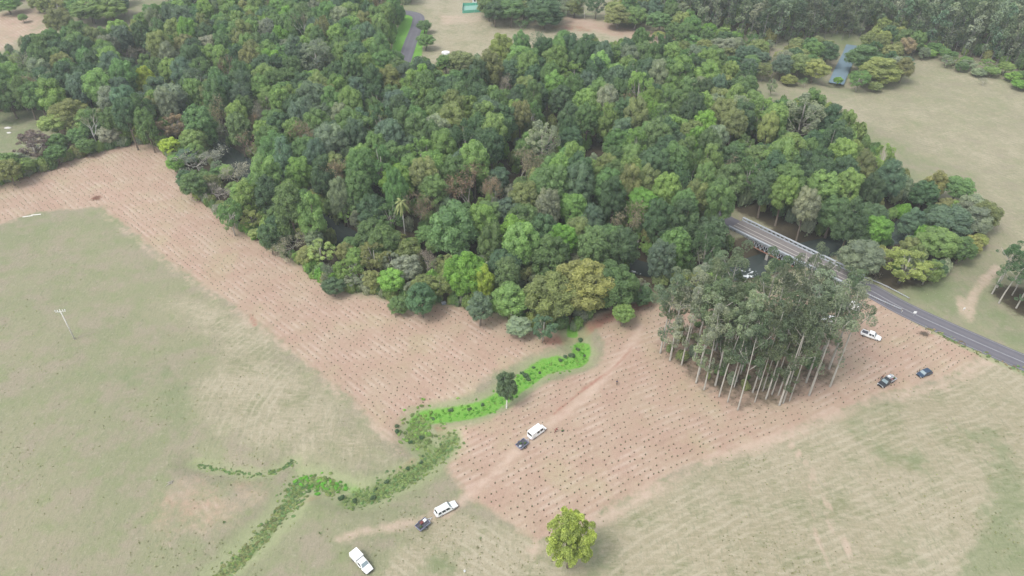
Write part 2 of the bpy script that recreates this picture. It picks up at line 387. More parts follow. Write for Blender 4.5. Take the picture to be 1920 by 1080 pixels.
near = (P[:, 0] > -330) & (P[:, 0] < 330) & (P[:, 1] > 30) & (P[:, 1] < 520)
masks = {}
def soft_poly(name, pts, w=2.0, k=1.0):
    pw = pts if isinstance(pts, np.ndarray) else poly_w(pts); v = masks.setdefault(name, np.zeros(len(P)))
    v[near] = np.maximum(v[near], k * (1 - sstep(-w, w, sdist(P[near], pw))))
def stroke(name, pts, hw=2.0, w=1.2, k=1.0):
    L = pts if isinstance(pts, np.ndarray) else smooth([flat(x, y) for x, y in pts], 3); v = masks.setdefault(name, np.zeros(len(P)))
    v[near] = np.maximum(v[near], k * (1 - sstep(hw - w, hw + w, d_line(P[near], L))))
soft_poly('mulch', mulchA, 3.2); soft_poly('mulch', mulchB, 2.4)
# beige top-left corner fields and far fields count as dry
soft_poly('dry', [(700, 1100), (760, 1010), (880, 960), (1010, 1008), (1070, 1005), (1160, 945), (1480, 806), (1700, 740), (1850, 668), (1960, 720), (2200, 1400), (600, 1500), (620, 1180)], 5)
soft_poly('dry', [(1430, 150), (1560, 175), (1700, 160), (1700, 100), (1960, 170), (2050, 470), (1890, 470), (1830, 330), (1720, 300), (1640, 250)], 8, 0.5)
soft_poly('dry', [(640, 560), (330, 500), (500, 620), (770, 870), (740, 880), (560, 860), (420, 830), (350, 760), (420, 680), (300, 560)], 8, 0.75)
soft_poly('dry', [(790, -10), (940, 10), (1250, 60), (1270, 90), (900, 120), (800, 115)], 8)
soft_poly('mulch', [(-60, 30), (90, 10), (90, 60), (-60, 120)], 9, 0.75)
soft_poly('mulch', [(1060, 25), (1270, 66), (1250, 84), (1150, 70), (1050, 45)], 6, 0.8)
soft_poly('red', [(1015, 45), (1090, 48), (1125, 66), (1050, 60)], 3, 0.55)
soft_poly('bare', [(820, 30), (900, 26), (910, 44), (830, 50)], 4, 0.5)
soft_poly('mulch', [(290, 900), (420, 890), (530, 905), (505, 960), (400, 1035), (300, 1040), (270, 960)], 7, 0.42)
for pts, k in (([(1840, 800), (1900, 850), (1960, 1100), (1780, 1100), (1860, 950)], 0.9), ([(1640, 840), (1740, 850), (1720, 890), (1660, 880)], 0.7), ([(1790, 800), (1860, 815), (1870, 840), (1800, 830)], 0.75),
               ([(800, 1040), (860, 1030), (850, 1080), (800, 1080)], 0.9), ([(1090, 1000), (1130, 990), (1140, 1060), (1100, 1080)], 0.8), ([(1560, 760), (1660, 740), (1680, 780), (1590, 820)], 0.55),
               ([(1700, 520), (1800, 510), (1860, 560), (1980, 650), (1980, 690), (1850, 620), (1700, 555)], 0.65), ([(-50, 200), (110, 192), (60, 250), (20, 310), (-50, 340)], 0.6),
               ([(1650, 1010), (1720, 1000), (1740, 1060), (1660, 1060)], 0.5), ([(140, 700), (250, 700), (330, 740), (240, 730)], 0.6), ([(300, 640), (370, 760), (345, 860), (310, 800)], 0.55), ([(1700, 300), (1800, 500), (1740, 540), (1700, 400)], 0.6)):
    soft_poly('green', pts, 4, k)
stroke('green', [(1000, 640), (900, 600), (700, 600), (620, 570)], 3, 3, 0.45)
stroke('green', [(560, 560), (440, 480), (330, 400)], 2.2, 2.5, 0.45)
# tracks
stroke('bare', [(640, 1010), (760, 985), (836, 960), (880, 925), (985, 832), (1100, 740), (1180, 650), (1200, 610)], 1.3, 1.5, 0.7)
stroke('bare', [(1000, 1030), (1160, 955), (1300, 878), (1480, 812), (1650, 750), (1760, 722), (1860, 676)], 1.9, 2.2, 0.6)
stroke('bare', [(770, 868), (700, 800), (640, 745), (480, 612), (330, 510), (190, 398)], 1.3, 2.0, 0.5)
stroke('bare', [(1800, 560), (1815, 600), (1822, 560), (1850, 520), (1870, 500)], 1.6, 1.4, 0.7)
for dx in (0, 10): stroke('bare', [(1465 + dx, 822), (1500 + dx, 862), (1528 + dx, 896), (1545 + dx, 940), (1552 + dx, 975), (1585 + dx, 1040), (1610 + dx, 1085)], 0.28, 0.5, 0.75)
stroke('bare', [(1520, 880), (1519, 940), (1530, 1010), (1560, 1085)], 0.3, 0.5, 0.6)
stroke('red', [(1030, 640), (1080, 628), (1110, 610), (1150, 590), (1215, 566)], 1.8, 1.6, 0.8)
stroke('red', [(1040, 775), (1100, 725), (1150, 690), (1185, 650)], 0.5, 0.7, 0.7)
stroke('red', [(1105, 608), (1060, 600)], 1.5, 1.5, 0.7)
stroke('red', [(820, 792), (835, 812)], 1.2, 1.0, 0.9); stroke('red', [(748, 880), (775, 858)], 0.9, 0.9, 0.9)
stroke('red', [(555, 942), (620, 925)], 1.1, 1.2, 0.6); stroke('red', [(470, 590), (480, 612)], 0.8, 0.8, 0.6)
stroke('red', [(1730, 622), (1748, 630)], 0.5, 0.9, 0.6)
stroke('verge', GULLY, 4.2, 2.5, 0.85); stroke('verge', SIDE, 1.8, 1.5, 0.7)
stroke('verge', [(1720, 600), (1840, 660), (1960, 710)], 2.0, 1.4, 0.9)
soft_poly('lush', [(1064, 598), (1082, 606), (1084, 626), (1064, 626)], 1.0)
stroke('lush', [(1090, 645), (1086, 668), (1060, 676), (1020, 684), (975, 714), (920, 752), (860, 768), (800, 776), (784, 790)], 2.3, 1.4)
stroke('lush', [(1050, 672), (1020, 680), (985, 705)], 1.9, 1.2)
stroke('lush', [(366, 874), (430, 886), (500, 891), (548, 868), (560, 900)], 0.45, 0.9, 0.55)
stroke('lush', [(570, 905), (640, 908), (690, 926), (745, 900), (800, 860), (836, 825)], 1.2, 2.0, 0.62)
stroke('lush', [(1765, 602), (1930, 676)], 0.8, 1.5, 0.35)
stroke('lush', [(745, 110), (758, 70), (770, 30)], 5.0, 1.5, 1.0); stroke('lush', [(772, 112), (782, 70), (792, 45)], 4.2, 1.8, 1.0)
stroke('ferny', [(790, 790), (782, 812), (800, 836)], 2.6, 1.8, 0.9)
stroke('ferny', [(846, 820), (820, 845), (775, 880), (730, 908), (690, 928), (650, 938)], 2.0, 1.6, 0.95)
stroke('ferny', [(640, 914), (590, 905), (560, 905), (545, 935), (520, 968), (490, 1005), (450, 1045), (400, 1085), (350, 1130)], 1.2, 1.2, 0.95)
soft_poly('lush', [(612, 428), (640, 420), (668, 436), (655, 460), (625, 452)], 2.0)
soft_poly('lush', [(1380, 468), (1408, 462), (1412, 484), (1386, 490)], 1.5)
soft_poly('green', [(1520, 60), (1600, 60), (1610, 84), (1530, 86)], 6, 0.9)
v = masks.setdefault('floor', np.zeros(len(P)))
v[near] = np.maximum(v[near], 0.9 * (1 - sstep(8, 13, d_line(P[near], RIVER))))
forest_polys_px = [  # outlines traced where the trunks stand
    [(-60, 130), (90, 95), (240, 85), (255, 60), (330, 20), (728, 15), (722, 70), (724, 128), (800, 132), (900, 150), (940, 120), (1080, 118), (1240, 122), (1300, 110), (1400, 190), (1450, 235), (1560, 235), (1620, 290), (1660, 330), (1710, 372), (1740, 420), (1690, 440), (1560, 455), (1480, 440), (1395, 402), (1340, 380), (1330, 440), (1240, 540), (1180, 572), (1100, 590), (1000, 606), (930, 590), (830, 566), (640, 540), (520, 464), (400, 388), (345, 322), (300, 268), (262, 262), (130, 294), (-60, 370), (-20, 345), (60, 300), (100, 250), (120, 200), (-60, 216)],
    [(1700, 372), (1800, 390), (1850, 440), (1790, 490), (1740, 530), (1680, 545), (1600, 505), (1560, 480), (1690, 440)],
]
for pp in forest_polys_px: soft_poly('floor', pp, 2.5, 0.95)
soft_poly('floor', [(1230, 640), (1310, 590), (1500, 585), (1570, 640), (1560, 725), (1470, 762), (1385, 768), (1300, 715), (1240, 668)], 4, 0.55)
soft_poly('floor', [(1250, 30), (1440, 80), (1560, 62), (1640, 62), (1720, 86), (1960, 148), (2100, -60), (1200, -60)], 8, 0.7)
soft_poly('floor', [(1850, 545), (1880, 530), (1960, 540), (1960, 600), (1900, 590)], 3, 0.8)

ny, nx = GX.shape
idx = np.arange(ny * nx).reshape(ny, nx)
quads = np.stack([idx[:-1, :-1], idx[:-1, 1:], idx[1:, 1:], idx[1:, :-1]], -1).reshape(-1, 4)
gme = bpy.data.meshes.new('ground')
gme.vertices.add(len(P)); gme.vertices.foreach_set('co', np.column_stack([P, Z]).astype(np.float32).ravel())
gme.loops.add(quads.size); gme.loops.foreach_set('vertex_index', quads.astype(np.int32).ravel())
gme.polygons.add(len(quads)); gme.polygons.foreach_set('loop_start', np.arange(0, quads.size, 4, dtype=np.int32))
gme.polygons.foreach_set('use_smooth', np.ones(len(quads), bool))
masks['row'] = rowcoord(P); masks['arc'] = sdist(P, mulchB) / 1.9
for k_ in ('mulch', 'dry', 'green', 'bare', 'red', 'verge', 'lush', 'floor', 'row', 'arc', 'ferny'):
    a = gme.attributes.new(k_, 'FLOAT', 'POINT'); a.data.foreach_set('value', masks[k_].astype(np.float32))
gme.materials.append(M['ground']); gme.update(calc_edges=True); gme.validate()
ground = link('ground', gme); tag(ground, 'broad rolling pasture with mulched planting strips and a winding green gully', 'ground', kind='structure')

def ribbon(name, L, hw, dz, mat, drape=True, zfix=None, hw2=None, foam=None):
    L = np.array(L); T = np.gradient(L, axis=0); T /= np.linalg.norm(T, axis=1)[:, None]; Nn = np.column_stack([-T[:, 1], T[:, 0]])
    us = [-1, -0.75, -0.5, -0.25, 0, 0.25, 0.5, 0.75, 1]; V = []; U = []; FO = []
    for i, p in enumerate(L):
        h = hw if np.isscalar(hw) else hw[i]
        for u in us:
            q = p + Nn[i] * u * h; z = zfix if zfix is not None else max(hz(*q), -0.6) + dz; V.append((q[0], q[1], z)); U.append(u)
            FO.append(foam(q) if foam else 0)
    n = len(us); Fc = [(i * n + k, i * n + k + 1, (i + 1) * n + k + 1, (i + 1) * n + k) for i in range(len(L) - 1) for k in range(n - 1)]
    me = mesh(name, V, Fc, mat); a = me.attributes.new('across', 'FLOAT', 'POINT'); a.data.foreach_set('value', np.array(U, np.float32))
    a = me.attributes.new('foam', 'FLOAT', 'POINT'); a.data.foreach_set('value', np.array(FO, np.float32))
    bm = bmesh.new(); bm.from_mesh(me); bmesh.ops.recalc_face_normals(bm, faces=bm.faces)
    if sum(f.normal.z for f in bm.faces) < 0: bmesh.ops.reverse_faces(bm, faces=bm.faces)
    bm.to_mesh(me); bm.free(); return link(name, me)
def resample(L, step=2.0):
    L = np.array(L); s = np.r_[0, np.cumsum(np.linalg.norm(np.diff(L, axis=0), axis=1))]; n = max(2, int(s[-1] / step) + 1); t = np.linspace(0, s[-1], n)
    return np.column_stack([np.interp(t, s, L[:, 0]), np.interp(t, s, L[:, 1])])
rapids = [np.array(flat(x, y, -4.4)) for x, y in ((1385, 505), (1405, 510), (1420, 512), (1398, 520), (1192, 512))]
foamf = lambda q: float(np.clip(max(1 - np.linalg.norm(q - r) / 4.0 for r in rapids) * 0.62, 0, 1))
tag(ribbon('river', resample(RIVER, 3), 5.5, 0, M['water'], zfix=-4.3, foam=foamf), 'dark river with white rapids hidden among the trees', 'river', kind='structure')
tag(ribbon('river', resample(FARRIVER, 3), 3.4, 0, M['farwater'], zfix=-2.2), 'far bend of the river reflecting pale sky', 'river', kind='structure')
tag(ribbon('road', resample(ROAD, 2.5), 3.6, 0.05, M['asphalt']), 'grey two lane asphalt road leaving the bridge', 'road', kind='structure')
tag(ribbon('road', resample(ROAD2, 2.5), 3.0, 0.05, M['asphalt']), 'asphalt road entering the forest past the bridge', 'road', kind='structure')
tag(ribbon('road', resample(FARROAD, 2.5), 3.4, 0.06, M['asphalt']), 'far curving asphalt road between green verges', 'road', kind='structure')
RC = resample(ROAD, 2.0); TT = np.gradient(RC, axis=0); TT /= np.linalg.norm(TT, axis=1)[:, None]; NN_ = np.column_stack([-TT[:, 1], TT[:, 0]])
for off, w_ in ((0.12, 0.07), (-0.12, 0.07), (3.15, 0.06), (-3.15, 0.06)):
    tag(ribbon('road_marking', RC + NN_ * off, w_, 0.075, M['line']), 'thin worn white line painted along the road', 'road marking', kind='structure')

# ------------------------------------------------------------------ plants: shapes
def ico(sub=1):
    bm = bmesh.new(); bmesh.ops.create_icosphere(bm, subdivisions=sub, radius=1.0)
    V = np.array([v.co[:] for v in bm.verts]); Fc = [tuple(v.index for v in f.verts) for f in bm.faces]; bm.free(); return V, Fc
ICO1 = ico(1); ICO2 = ico(2)
def unit(rs, n):
    d = rs.normal(size=(n, 3)); return d / np.linalg.norm(d, axis=1)[:, None]
def cards(rs, C, D, size, jitter=0.7, aspect=0.6):
    """leaf clump faces at C facing D; each is one kite-shaped face"""
    n = len(C); nrm = D + jitter * unit(rs, n); nrm /= np.linalg.norm(nrm, axis=1)[:, None]
    a = np.cross(nrm, unit(rs, n)); a /= np.linalg.norm(a, axis=1)[:, None] + 1e-9; b = np.cross(nrm, a)
    s = (size * rs.uniform(0.6, 1.35, n))[:, None]
    q = np.stack([C - a * s * 0.5, C + b * s * aspect * 0.5 + a * s * 0.08 + nrm * s * 0.10, C + a * s * 0.5, C - b * s * aspect * 0.5 + a * s * 0.08 + nrm * s * 0.10], 1)
    return q.reshape(-1, 3)
def lobes_mesh(rs, L, R, n, size, mats, name, core=0.84, jitter=0.7, up=0.15, lobe_lv=0.22, ref=None, aspect=0.6, keep_inner=0.86, squash=1.0):
    """L lobe centres, R radii: leafy faces over every lobe's outside, a leafy hull just inside each lobe"""
    L = np.array(L); R = np.array(R); base = rs.uniform(0.5 - lobe_lv, 0.5 + lobe_lv, len(L))
    p = R ** 2 / (R ** 2).sum(); k = rs.choice(len(L), n * 2, p=p); d = unit(rs, n * 2)
    ctr = L.mean(0) if ref is None else ref
    outw = L[k] - ctr; outw /= np.linalg.norm(outw, axis=1)[:, None] + 1e-6
    d = d + outw * 0.55 + np.array([0, 0, up]); d /= np.linalg.norm(d, axis=1)[:, None]
    dd = d * np.array([1, 1, squash])
    C = L[k] + dd * (R[k] * rs.uniform(0.86, 1.10, n * 2))[:, None]
    ok = np.ones(len(C), bool)
    for j in range(len(L)):
        ok &= (np.linalg.norm((C - L[j]) / np.array([1, 1, squash]), axis=1) > keep_inner * R[j]) | (k == j)
    C, d, k = C[ok][:n], d[ok][:n], k[ok][:n]
    V = cards(rs, C, d, size, jitter, aspect); m = len(C)
    Fc = [(4 * i, 4 * i + 1, 4 * i + 2, 4 * i + 3) for i in range(m)]
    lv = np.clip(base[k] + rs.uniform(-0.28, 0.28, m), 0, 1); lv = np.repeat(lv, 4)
    Vs = [V]; lvs = [lv]; nv = len(V)
    if core:
        for j in range(len(L)):
            iv, fc = ICO1; w = iv * (1 + rs.uniform(-0.12, 0.12, len(iv)))[:, None] * R[j] * core * np.array([1, 1, squash]) + L[j]
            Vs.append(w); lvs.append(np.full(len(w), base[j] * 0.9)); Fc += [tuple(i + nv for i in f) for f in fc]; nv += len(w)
    return mesh(name, np.vstack(Vs), Fc, mats, lv=np.concatenate(lvs))
def broad(seed, H=18.0, r=5.0, rz=5.5, nl=20, lr=1.75, n=4200, size=0.50, flat_=0.0, gap=0.0, core=0.80, jit=0.95):
    rs = np.random.RandomState(seed); zc = H - rz; L = []; R = []
    tries = 0
    while len(L) < nl and tries < 4000:
        tries += 1
        d = unit(rs, 1)[0]
        if d[2] < -0.7: continue
        q = rs.uniform(0.62, 0.84)
        c = np.array([d[0] * r * q, d[1] * r * q, zc + d[2] * rz * (q if d[2] > 0 else q * 1.05)])
        rr = lr * rs.uniform(0.68, 1.3)
        if all(np.linalg.norm(c - a) > 0.72 * (rr + b) * 0.85 for a, b in zip(L, R)): L.append(c); R.append(rr)
    L.append(np.array([0, 0, zc])); R.append(min(r, rz) * 0.66)
    crown = lobes_mesh(rs, L, R, n, size, M['leaf'], 'crown', ref=np.array([0, 0, zc - rz * 0.4]), core=core, jitter=jit)
    t = MB(); b = rs.uniform(-0.4, 0.4, 2)
    t.tube([(0, 0, -0.6), (0, 0, 0.4), (b[0], b[1], zc * 0.5), (b[0] * 1.5, b[1] * 1.5, zc)], [0.55, 0.38, 0.30, 0.2], 7)
    for i in rs.choice(len(L) - 1, min(6, len(L) - 1), replace=False):
        z0 = zc * rs.uniform(0.45, 0.8); s = np.array([b[0], b[1], z0]); t.tube([s, s * 0.5 + L[i] * 0.5 - [0, 0, 0.8], L[i]], [0.2, 0.14, 0.06], 5)
    return crown, mesh('trunk', t.V, t.F, M['bark'], smooth_=True)
def feathery(seed, H=14.0, r=4.2, n=4600, size=0.40):
    """loose open crown: many small clumps with sky gaps, thin pale limbs"""
    rs = np.random.RandomState(seed); L = []; R = []
    for i in range(60):
        d = unit(rs, 1)[0]; q = rs.uniform(0.35, 1.0) ** 0.6
        L.append(np.array([d[0] * r * q, d[1] * r * q, H * 0.6 + d[2] * H * 0.36 * q])); R.append(rs.uniform(0.42, 0.9))
    crown = lobes_mesh(rs, L, R, n, size, M['leaf'], 'crown', core=0.45, jitter=1.3)
    t = MB(); t.tube([(0, 0, -0.5), (0.1, 0, H * 0.35), (0.2, 0.1, H * 0.8)], [0.28, 0.2, 0.06], 6)
    for c in L[:14]:
        s = np.array([0.1, 0, H * rs.uniform(0.15, 0.5)]); t.tube([s, s * 0.45 + c * 0.55, c], [0.13, 0.08, 0.03], 5)
    return crown, mesh('trunk', t.V, t.F, M['deadwood'], smooth_=True)
def bare(seed, H=12.0, spread=0.55, depth=5, leaf_n=1500, wood='deadwood', r0=0.13, trunk_frac=0.28):
    rs = np.random.RandomState(seed); t = MB(); tw = MB(); tips = []
    def grow(p, d, ln, r, k):
        q = p + d * ln * 0.5 + rs.normal(0, 0.06 * ln, 3); e = q + (d + rs.normal(0, 0.12, 3)) * ln * 0.5
        (t if k >= depth - 2 else tw).tube([p, q, e], [r, r * 0.82, r * 0.66], 5 if k > 2 else 3, cap=False)
        if k == 0: tips.append(e); return
        for _ in range(3 if k > 1 else 3):
            nd = d * 0.75 + unit(rs, 1)[0] * spread * 1.25 + np.array([0, 0, 0.12]); nd /= np.linalg.norm(nd)
            grow(e, nd, ln * rs.uniform(0.62, 0.86), r * 0.60, k - 1)
        tips.append(e)
    grow(np.array([0, 0, -0.4]), np.array([0, 0, 1.0]), H * trunk_frac, r0, depth)
    tips = np.array(tips); c = tips[rs.choice(len(tips), leaf_n)] + rs.normal(0, 0.35, (leaf_n, 3))
    V = cards(rs, c, unit(rs, leaf_n), 0.34, 1.0); nv = len(tw.V)
    Vv = np.vstack([np.array(tw.V), V]); Fc = tw.F + [(nv + 4 * i, nv + 4 * i + 1, nv + 4 * i + 2, nv + 4 * i + 3) for i in range(leaf_n)]
    lv = np.concatenate([np.full(nv, 0.55), np.repeat(rs.uniform(0, 0.8, leaf_n), 4)])
    return mesh('crown', Vv, Fc, M['leaf'], lv=lv), mesh('trunk', t.V, t.F, M[wood], smooth_=True)
def gum(seed, H=34.0, r=4.2, base=0.50, nc=26, n=4200, size=0.40, cr=1.2, forks=5, tr=0.25):
    """tall pale-trunked eucalypt: straight bole, steep limbs, airy clumps of drooping leaves"""
    rs = np.random.RandomState(seed); L = []; R = []; t = MB()
    bend = rs.uniform(-1.8, 1.8, 2); tp = lambda f: np.array([bend[0] * f * f, bend[1] * f * f, H * f])
    if n < 1000: base = base
    t.tube([tp(0) - [0, 0, 0.6], tp(0.02), tp(0.3), tp(0.55), tp(0.78), tp(0.93)], [tr * 1.35, tr, tr * 0.82, tr * 0.62, tr * 0.36, 0.07], 8)
    for i in range(forks):
        f0 = rs.uniform(base - 0.04, 0.8); s = tp(f0); a = rs.uniform(0, 2 * pi); ln = r * rs.uniform(0.7, 1.15) * (1.25 - f0 * 0.6)
        e = s + np.array([cos(a) * ln, sin(a) * ln, ln * rs.uniform(0.9, 1.7)]); m_ = s * 0.5 + e * 0.5 + np.array([cos(a), sin(a), -0.4]) * ln * 0.12
        t.tube([s, m_, e], [tr * 0.42 * (1.3 - f0), 0.11, 0.05], 5)
        for _ in range(max(2, nc // forks - 1)):
            q = rs.uniform(0.45, 1.1); c = s * (1 - q) + e * q + rs.normal(0, 0.95, 3); L.append(c); R.append(cr * rs.uniform(0.6, 1.25))
    for _ in range(7):
        L.append(tp(rs.uniform(0.84, 1.0)) + rs.normal(0, 0.9, 3)); R.append(cr * rs.uniform(0.7, 1.2))
    if seed % 2 or n < 1000:
        for _ in range(5): L.append(tp(rs.uniform(0.22, base)) + rs.normal(0, 0.8, 3)); R.append(cr * rs.uniform(0.5, 0.9))
    crown = lobes_mesh(rs, L, R, n, size, M['leaf'], 'crown', core=0.0, jitter=1.2, aspect=0.6, keep_inner=0.4, squash=1.15)
    return crown, mesh('trunk', t.V, t.F, M['palebark' if n > 1000 else 'greybark'], smooth_=True)
def palm(seed, H=11.0):
    rs = np.random.RandomState(seed); t = MB(); b = rs.uniform(-0.5, 0.5, 2)
    t.tube([(0, 0, -0.4), (b[0] * .4, b[1] * .4, H * 0.5), (b[0], b[1], H)], [0.26, 0.18, 0.15], 7); V = []; Fc = []; lv = []
    for i in range(26):
        a = rs.uniform(0, 2 * pi); el = rs.uniform(-0.9, 1.1); ln = rs.uniform(2.2, 3.2); o = np.array([b[0], b[1], H]); pr = None
        for k in range(6):
            f = k / 5; w = 0.42 * sin(pi * (0.12 + 0.86 * f)) + 0.03
            p = o + np.array([cos(a) * ln * f * cos(el * (1 - f * .3)), sin(a) * ln * f * cos(el * (1 - f * .3)), ln * (sin(el) * f - 0.75 * f * f)])
            s = np.array([-sin(a), cos(a), 0]) * w; cur = (len(V), len(V) + 1, len(V) + 2); V += [p - s - [0, 0, w * .4], p, p + s - [0, 0, w * .4]]; lv += [0.4, 0.7, 0.4]
            if pr: Fc += [(pr[0], pr[1], cur[1], cur[0]), (pr[1], pr[2], cur[2], cur[1])]
            pr = cur
    return mesh('crown', V, Fc, M['leaf'], lv=lv), mesh('trunk', t.V, t.F, M['bark'], smooth_=True)
def bushm(seed, r=1.0, h=0.9, n=500, size=0.25, nl=7):
    rs = np.random.RandomState(seed); L = []; R = []
    for i in range(nl + 6):
        a = rs.uniform(0, 2 * pi); q = rs.uniform(0, 0.6) * r; L.append((cos(a) * q, sin(a) * q, h * rs.uniform(0.25, 0.6))); R.append(r * rs.uniform(0.32, 0.55))
    return lobes_mesh(rs, L, R, n, size, M['leaf'], 'foliage', jitter=0.9, ref=np.array([0, 0, 0]))
def tuftm(seed, r=0.35, h=0.35, n=16):
    rs = np.random.RandomState(seed); V = []; Fc = []; lv = []
    for i in range(n):
        a = rs.uniform(0, 2 * pi); p = np.array([cos(a), sin(a), 0]) * r * rs.uniform(0, 0.5); d = np.array([cos(a), sin(a), 0]) * r * rs.uniform(0.4, 1.0); s = np.array([-sin(a), cos(a), 0]) * 0.05
        k = len(V); V += [p - s - [0, 0, .1], p + s - [0, 0, .1], p + d * 0.5 + s + [0, 0, h * 0.8], p + d + [0, 0, h * rs.uniform(0.5, 1)]]; Fc.append((k, k + 1, k + 2, k + 3)); lv += [rs.uniform(0, 1)] * 4
    return mesh('tuft', V, Fc, M['leaf'], lv=lv)

# prototypes (shared mesh data)
PR = {}
PR['broad'] = [(broad(s, 18, 5.0, rz, nl, lr), 18.0, 5.0) for s, rz, nl, lr in ((1, 7.0, 46, 1.25), (2, 7.6, 52, 1.15), (3, 6.4, 40, 1.4), (4, 8.2, 58, 1.15), (5, 6.8, 64, 1.0), (6, 7.2, 34, 1.55), (7, 8.4, 44, 1.35), (8, 6.2, 52, 1.1))]
PR['fine'] = [(broad(s, 14, 5.0, rz, nl, lr, n=11000, size=0.38, core=0.72, jit=1.1), 14.0, 5.0) for s, rz, nl, lr in ((21, 6.2, 60, 1.1), (22, 6.9, 66, 1.05), (23, 6.2, 62, 1.05))]
def loose(seed, H=14.0, r=5.0, rz=6.0):
    rs = np.random.RandomState(seed); L = []; R = []; zc = H - rz
    for i in range(210):
        d = unit(rs, 1)[0]; q = rs.uniform(0.12, 1.0) ** 0.55 * (1 + 0.14 * sin(3 * atan2(d[1], d[0]) + 1) + 0.10 * sin(5 * d[2] + 2))
        L.append(np.array([d[0] * r * q * (0.82 if d[2] > 0.5 else 1), d[1] * r * q, zc + d[2] * rz * q])); R.append(rs.uniform(0.35, 0.85))
    crown = lobes_mesh(rs, L, R, 22000, 0.34, M['leaf'], 'crown', core=0.5, jitter=1.3, lobe_lv=0.4, ref=np.array([0, 0, zc - 2]), keep_inner=0.6)
    t = MB(); t.tube([(0, 0, -0.6), (0.1, 0, 1.2), (0.2, 0.1, zc)], [0.5, 0.36, 0.2], 8)
    for i in range(16):
        c = L[i * 3]; s = np.array([0.1, 0, rs.uniform(1.4, zc)]); t.tube([s, s * .5 + c * .5 - [0, 0, .4], c], [0.16, 0.1, 0.04], 5)
    return crown, mesh('trunk', t.V, t.F, M['bark'], smooth_=True)
PR['paddock'] = [(loose(24), 14.0, 5.0)]
PR['feather'] = [(feathery(s), 14.0, 4.2) for s in (31, 32, 33)]
PR['bare'] = [(bare(s, 12, sp), 12.0, 4.6) for s, sp in ((41, 0.62), (42, 0.75), (43, 0.55))]
PR['snag'] = [(bare(s, 14, 0.38, depth=4, leaf_n=12, wood='whitewood', r0=0.22, trunk_frac=0.34), 13.0, 4.0) for s in (51, 52)]
PR['gum'] = [(gum(s, 34, rr, ba, nc, cr=c_, tr=t_), 34.0, 4.2) for s, rr, ba, nc, c_, t_ in ((61, 4.4, 0.46, 26, 1.0, .25), (62, 3.7, 0.36, 30, .9, .19), (63, 5.2, 0.52, 22, 1.1, .29), (64, 3.6, 0.42, 24, .85, .17), (65, 4.6, 0.38, 32, .95, .24), (66, 3.2, 0.50, 18, .9, .2), (67, 4.0, 0.30, 30, .95, .22), (68, 5.0, 0.58, 20, 1.0, .3))]
PR['wide'] = [(gum(s, 34, 6.4, .5, 44, cr=1.05, tr=.3, forks=7), 34.0, 5.2) for s in (69, 70)]
PR['fargum'] = [(gum(s, 24, rr, ba, nc, n=900, size=0.85, cr=1.35, forks=4, tr=0.15), 24.0, 3.2) for s, rr, ba, nc in ((71, 2.6, 0.30, 18), (72, 3.0, 0.38, 16), (73, 2.4, 0.28, 18))]
PR['palm'] = [(palm(81), 11.0, 2.8), (palm(82, 9.5), 9.5, 2.8)]
def stems():
    t = MB()
    for k in range(4): t.tube([(0, 0, -0.1), (0.12 * cos(k * 1.6), 0.12 * sin(k * 1.6), 0.3), (0.3 * cos(k * 1.6), 0.3 * sin(k * 1.6), 0.55)], [0.05, 0.035, 0.015], 4)
    return mesh('trunk', t.V, t.F, M['bark'])
PR['bush'] = [((bushm(s), stems()), 1.0, 1.0) for s in (91, 92, 93)]

TINT = {'dark': (0.098, 0.165, 0.093), 'mid': (0.143, 0.233, 0.103), 'light': (0.214, 0.323, 0.121), 'blue': (0.136, 0.207, 0.150), 'olive': (0.227, 0.262, 0.123), 'straw': (0.285, 0.345, 0.144),
        'yellow': (0.400, 0.530, 0.150), 'lime': (0.340, 0.450, 0.090), 'brown': (0.267, 0.220, 0.166), 'grey': (0.311, 0.292, 0.261), 'greygreen': (0.247, 0.288, 0.218), 'gum': (0.128, 0.170, 0.112), 'gold': (0.276, 0.303, 0.129), 'bright': (0.191, 0.338, 0.088), 'lush': (0.120, 0.320, 0.050), 'fern': (0.190, 0.262, 0.105), 'purple': (0.179, 0.146, 0.139)}
WORD = {'straw': 'pale yellow green', 'dark': 'dark green', 'mid': 'mid green', 'light': 'light green', 'blue': 'bluish green', 'olive': 'olive green', 'yellow': 'yellowish', 'lime': 'lime green', 'brown': 'dry brown', 'grey': 'grey leafless', 'greygreen': 'grey green', 'gum': 'grey green', 'gold': 'golden olive', 'bright': 'bright green', 'purple': 'dull purplish'}
def vary(c, r, k=0.16):
    f = 1 + r.uniform(-k, k); return tuple(max(0.004, v * f * (1 + r.uniform(-0.07, 0.07))) for v in c)
TREES = []           # every individually built tree, kept for labelling
def tree(name, kind, x, y, z, H, r, tint, rz=None, label=None, cat='tree', group=None, wood=None, protoi=None):
    pl = PR[kind]; (cm, tm), H0, r0 = pl[rnd.randrange(len(pl)) if protoi is None else protoi % len(pl)]
    o = empty(name, (x, y, z), rnd.uniform(0, 2 * pi) if rz is None else rz, label, cat, group, scale=(r / r0, r / r0 * rnd.uniform(0.9, 1.1), H / H0))
    t = vary(TINT[tint], rnd, 0.14)
    c = link('crown', cm, o); c['tint'] = t
    if tm is not None:
        k = link('trunk', tm, o); k['tint'] = t
        if wood: k.material_slots[0].link = 'OBJECT'; k.material_slots[0].material = M[wood]
    return o

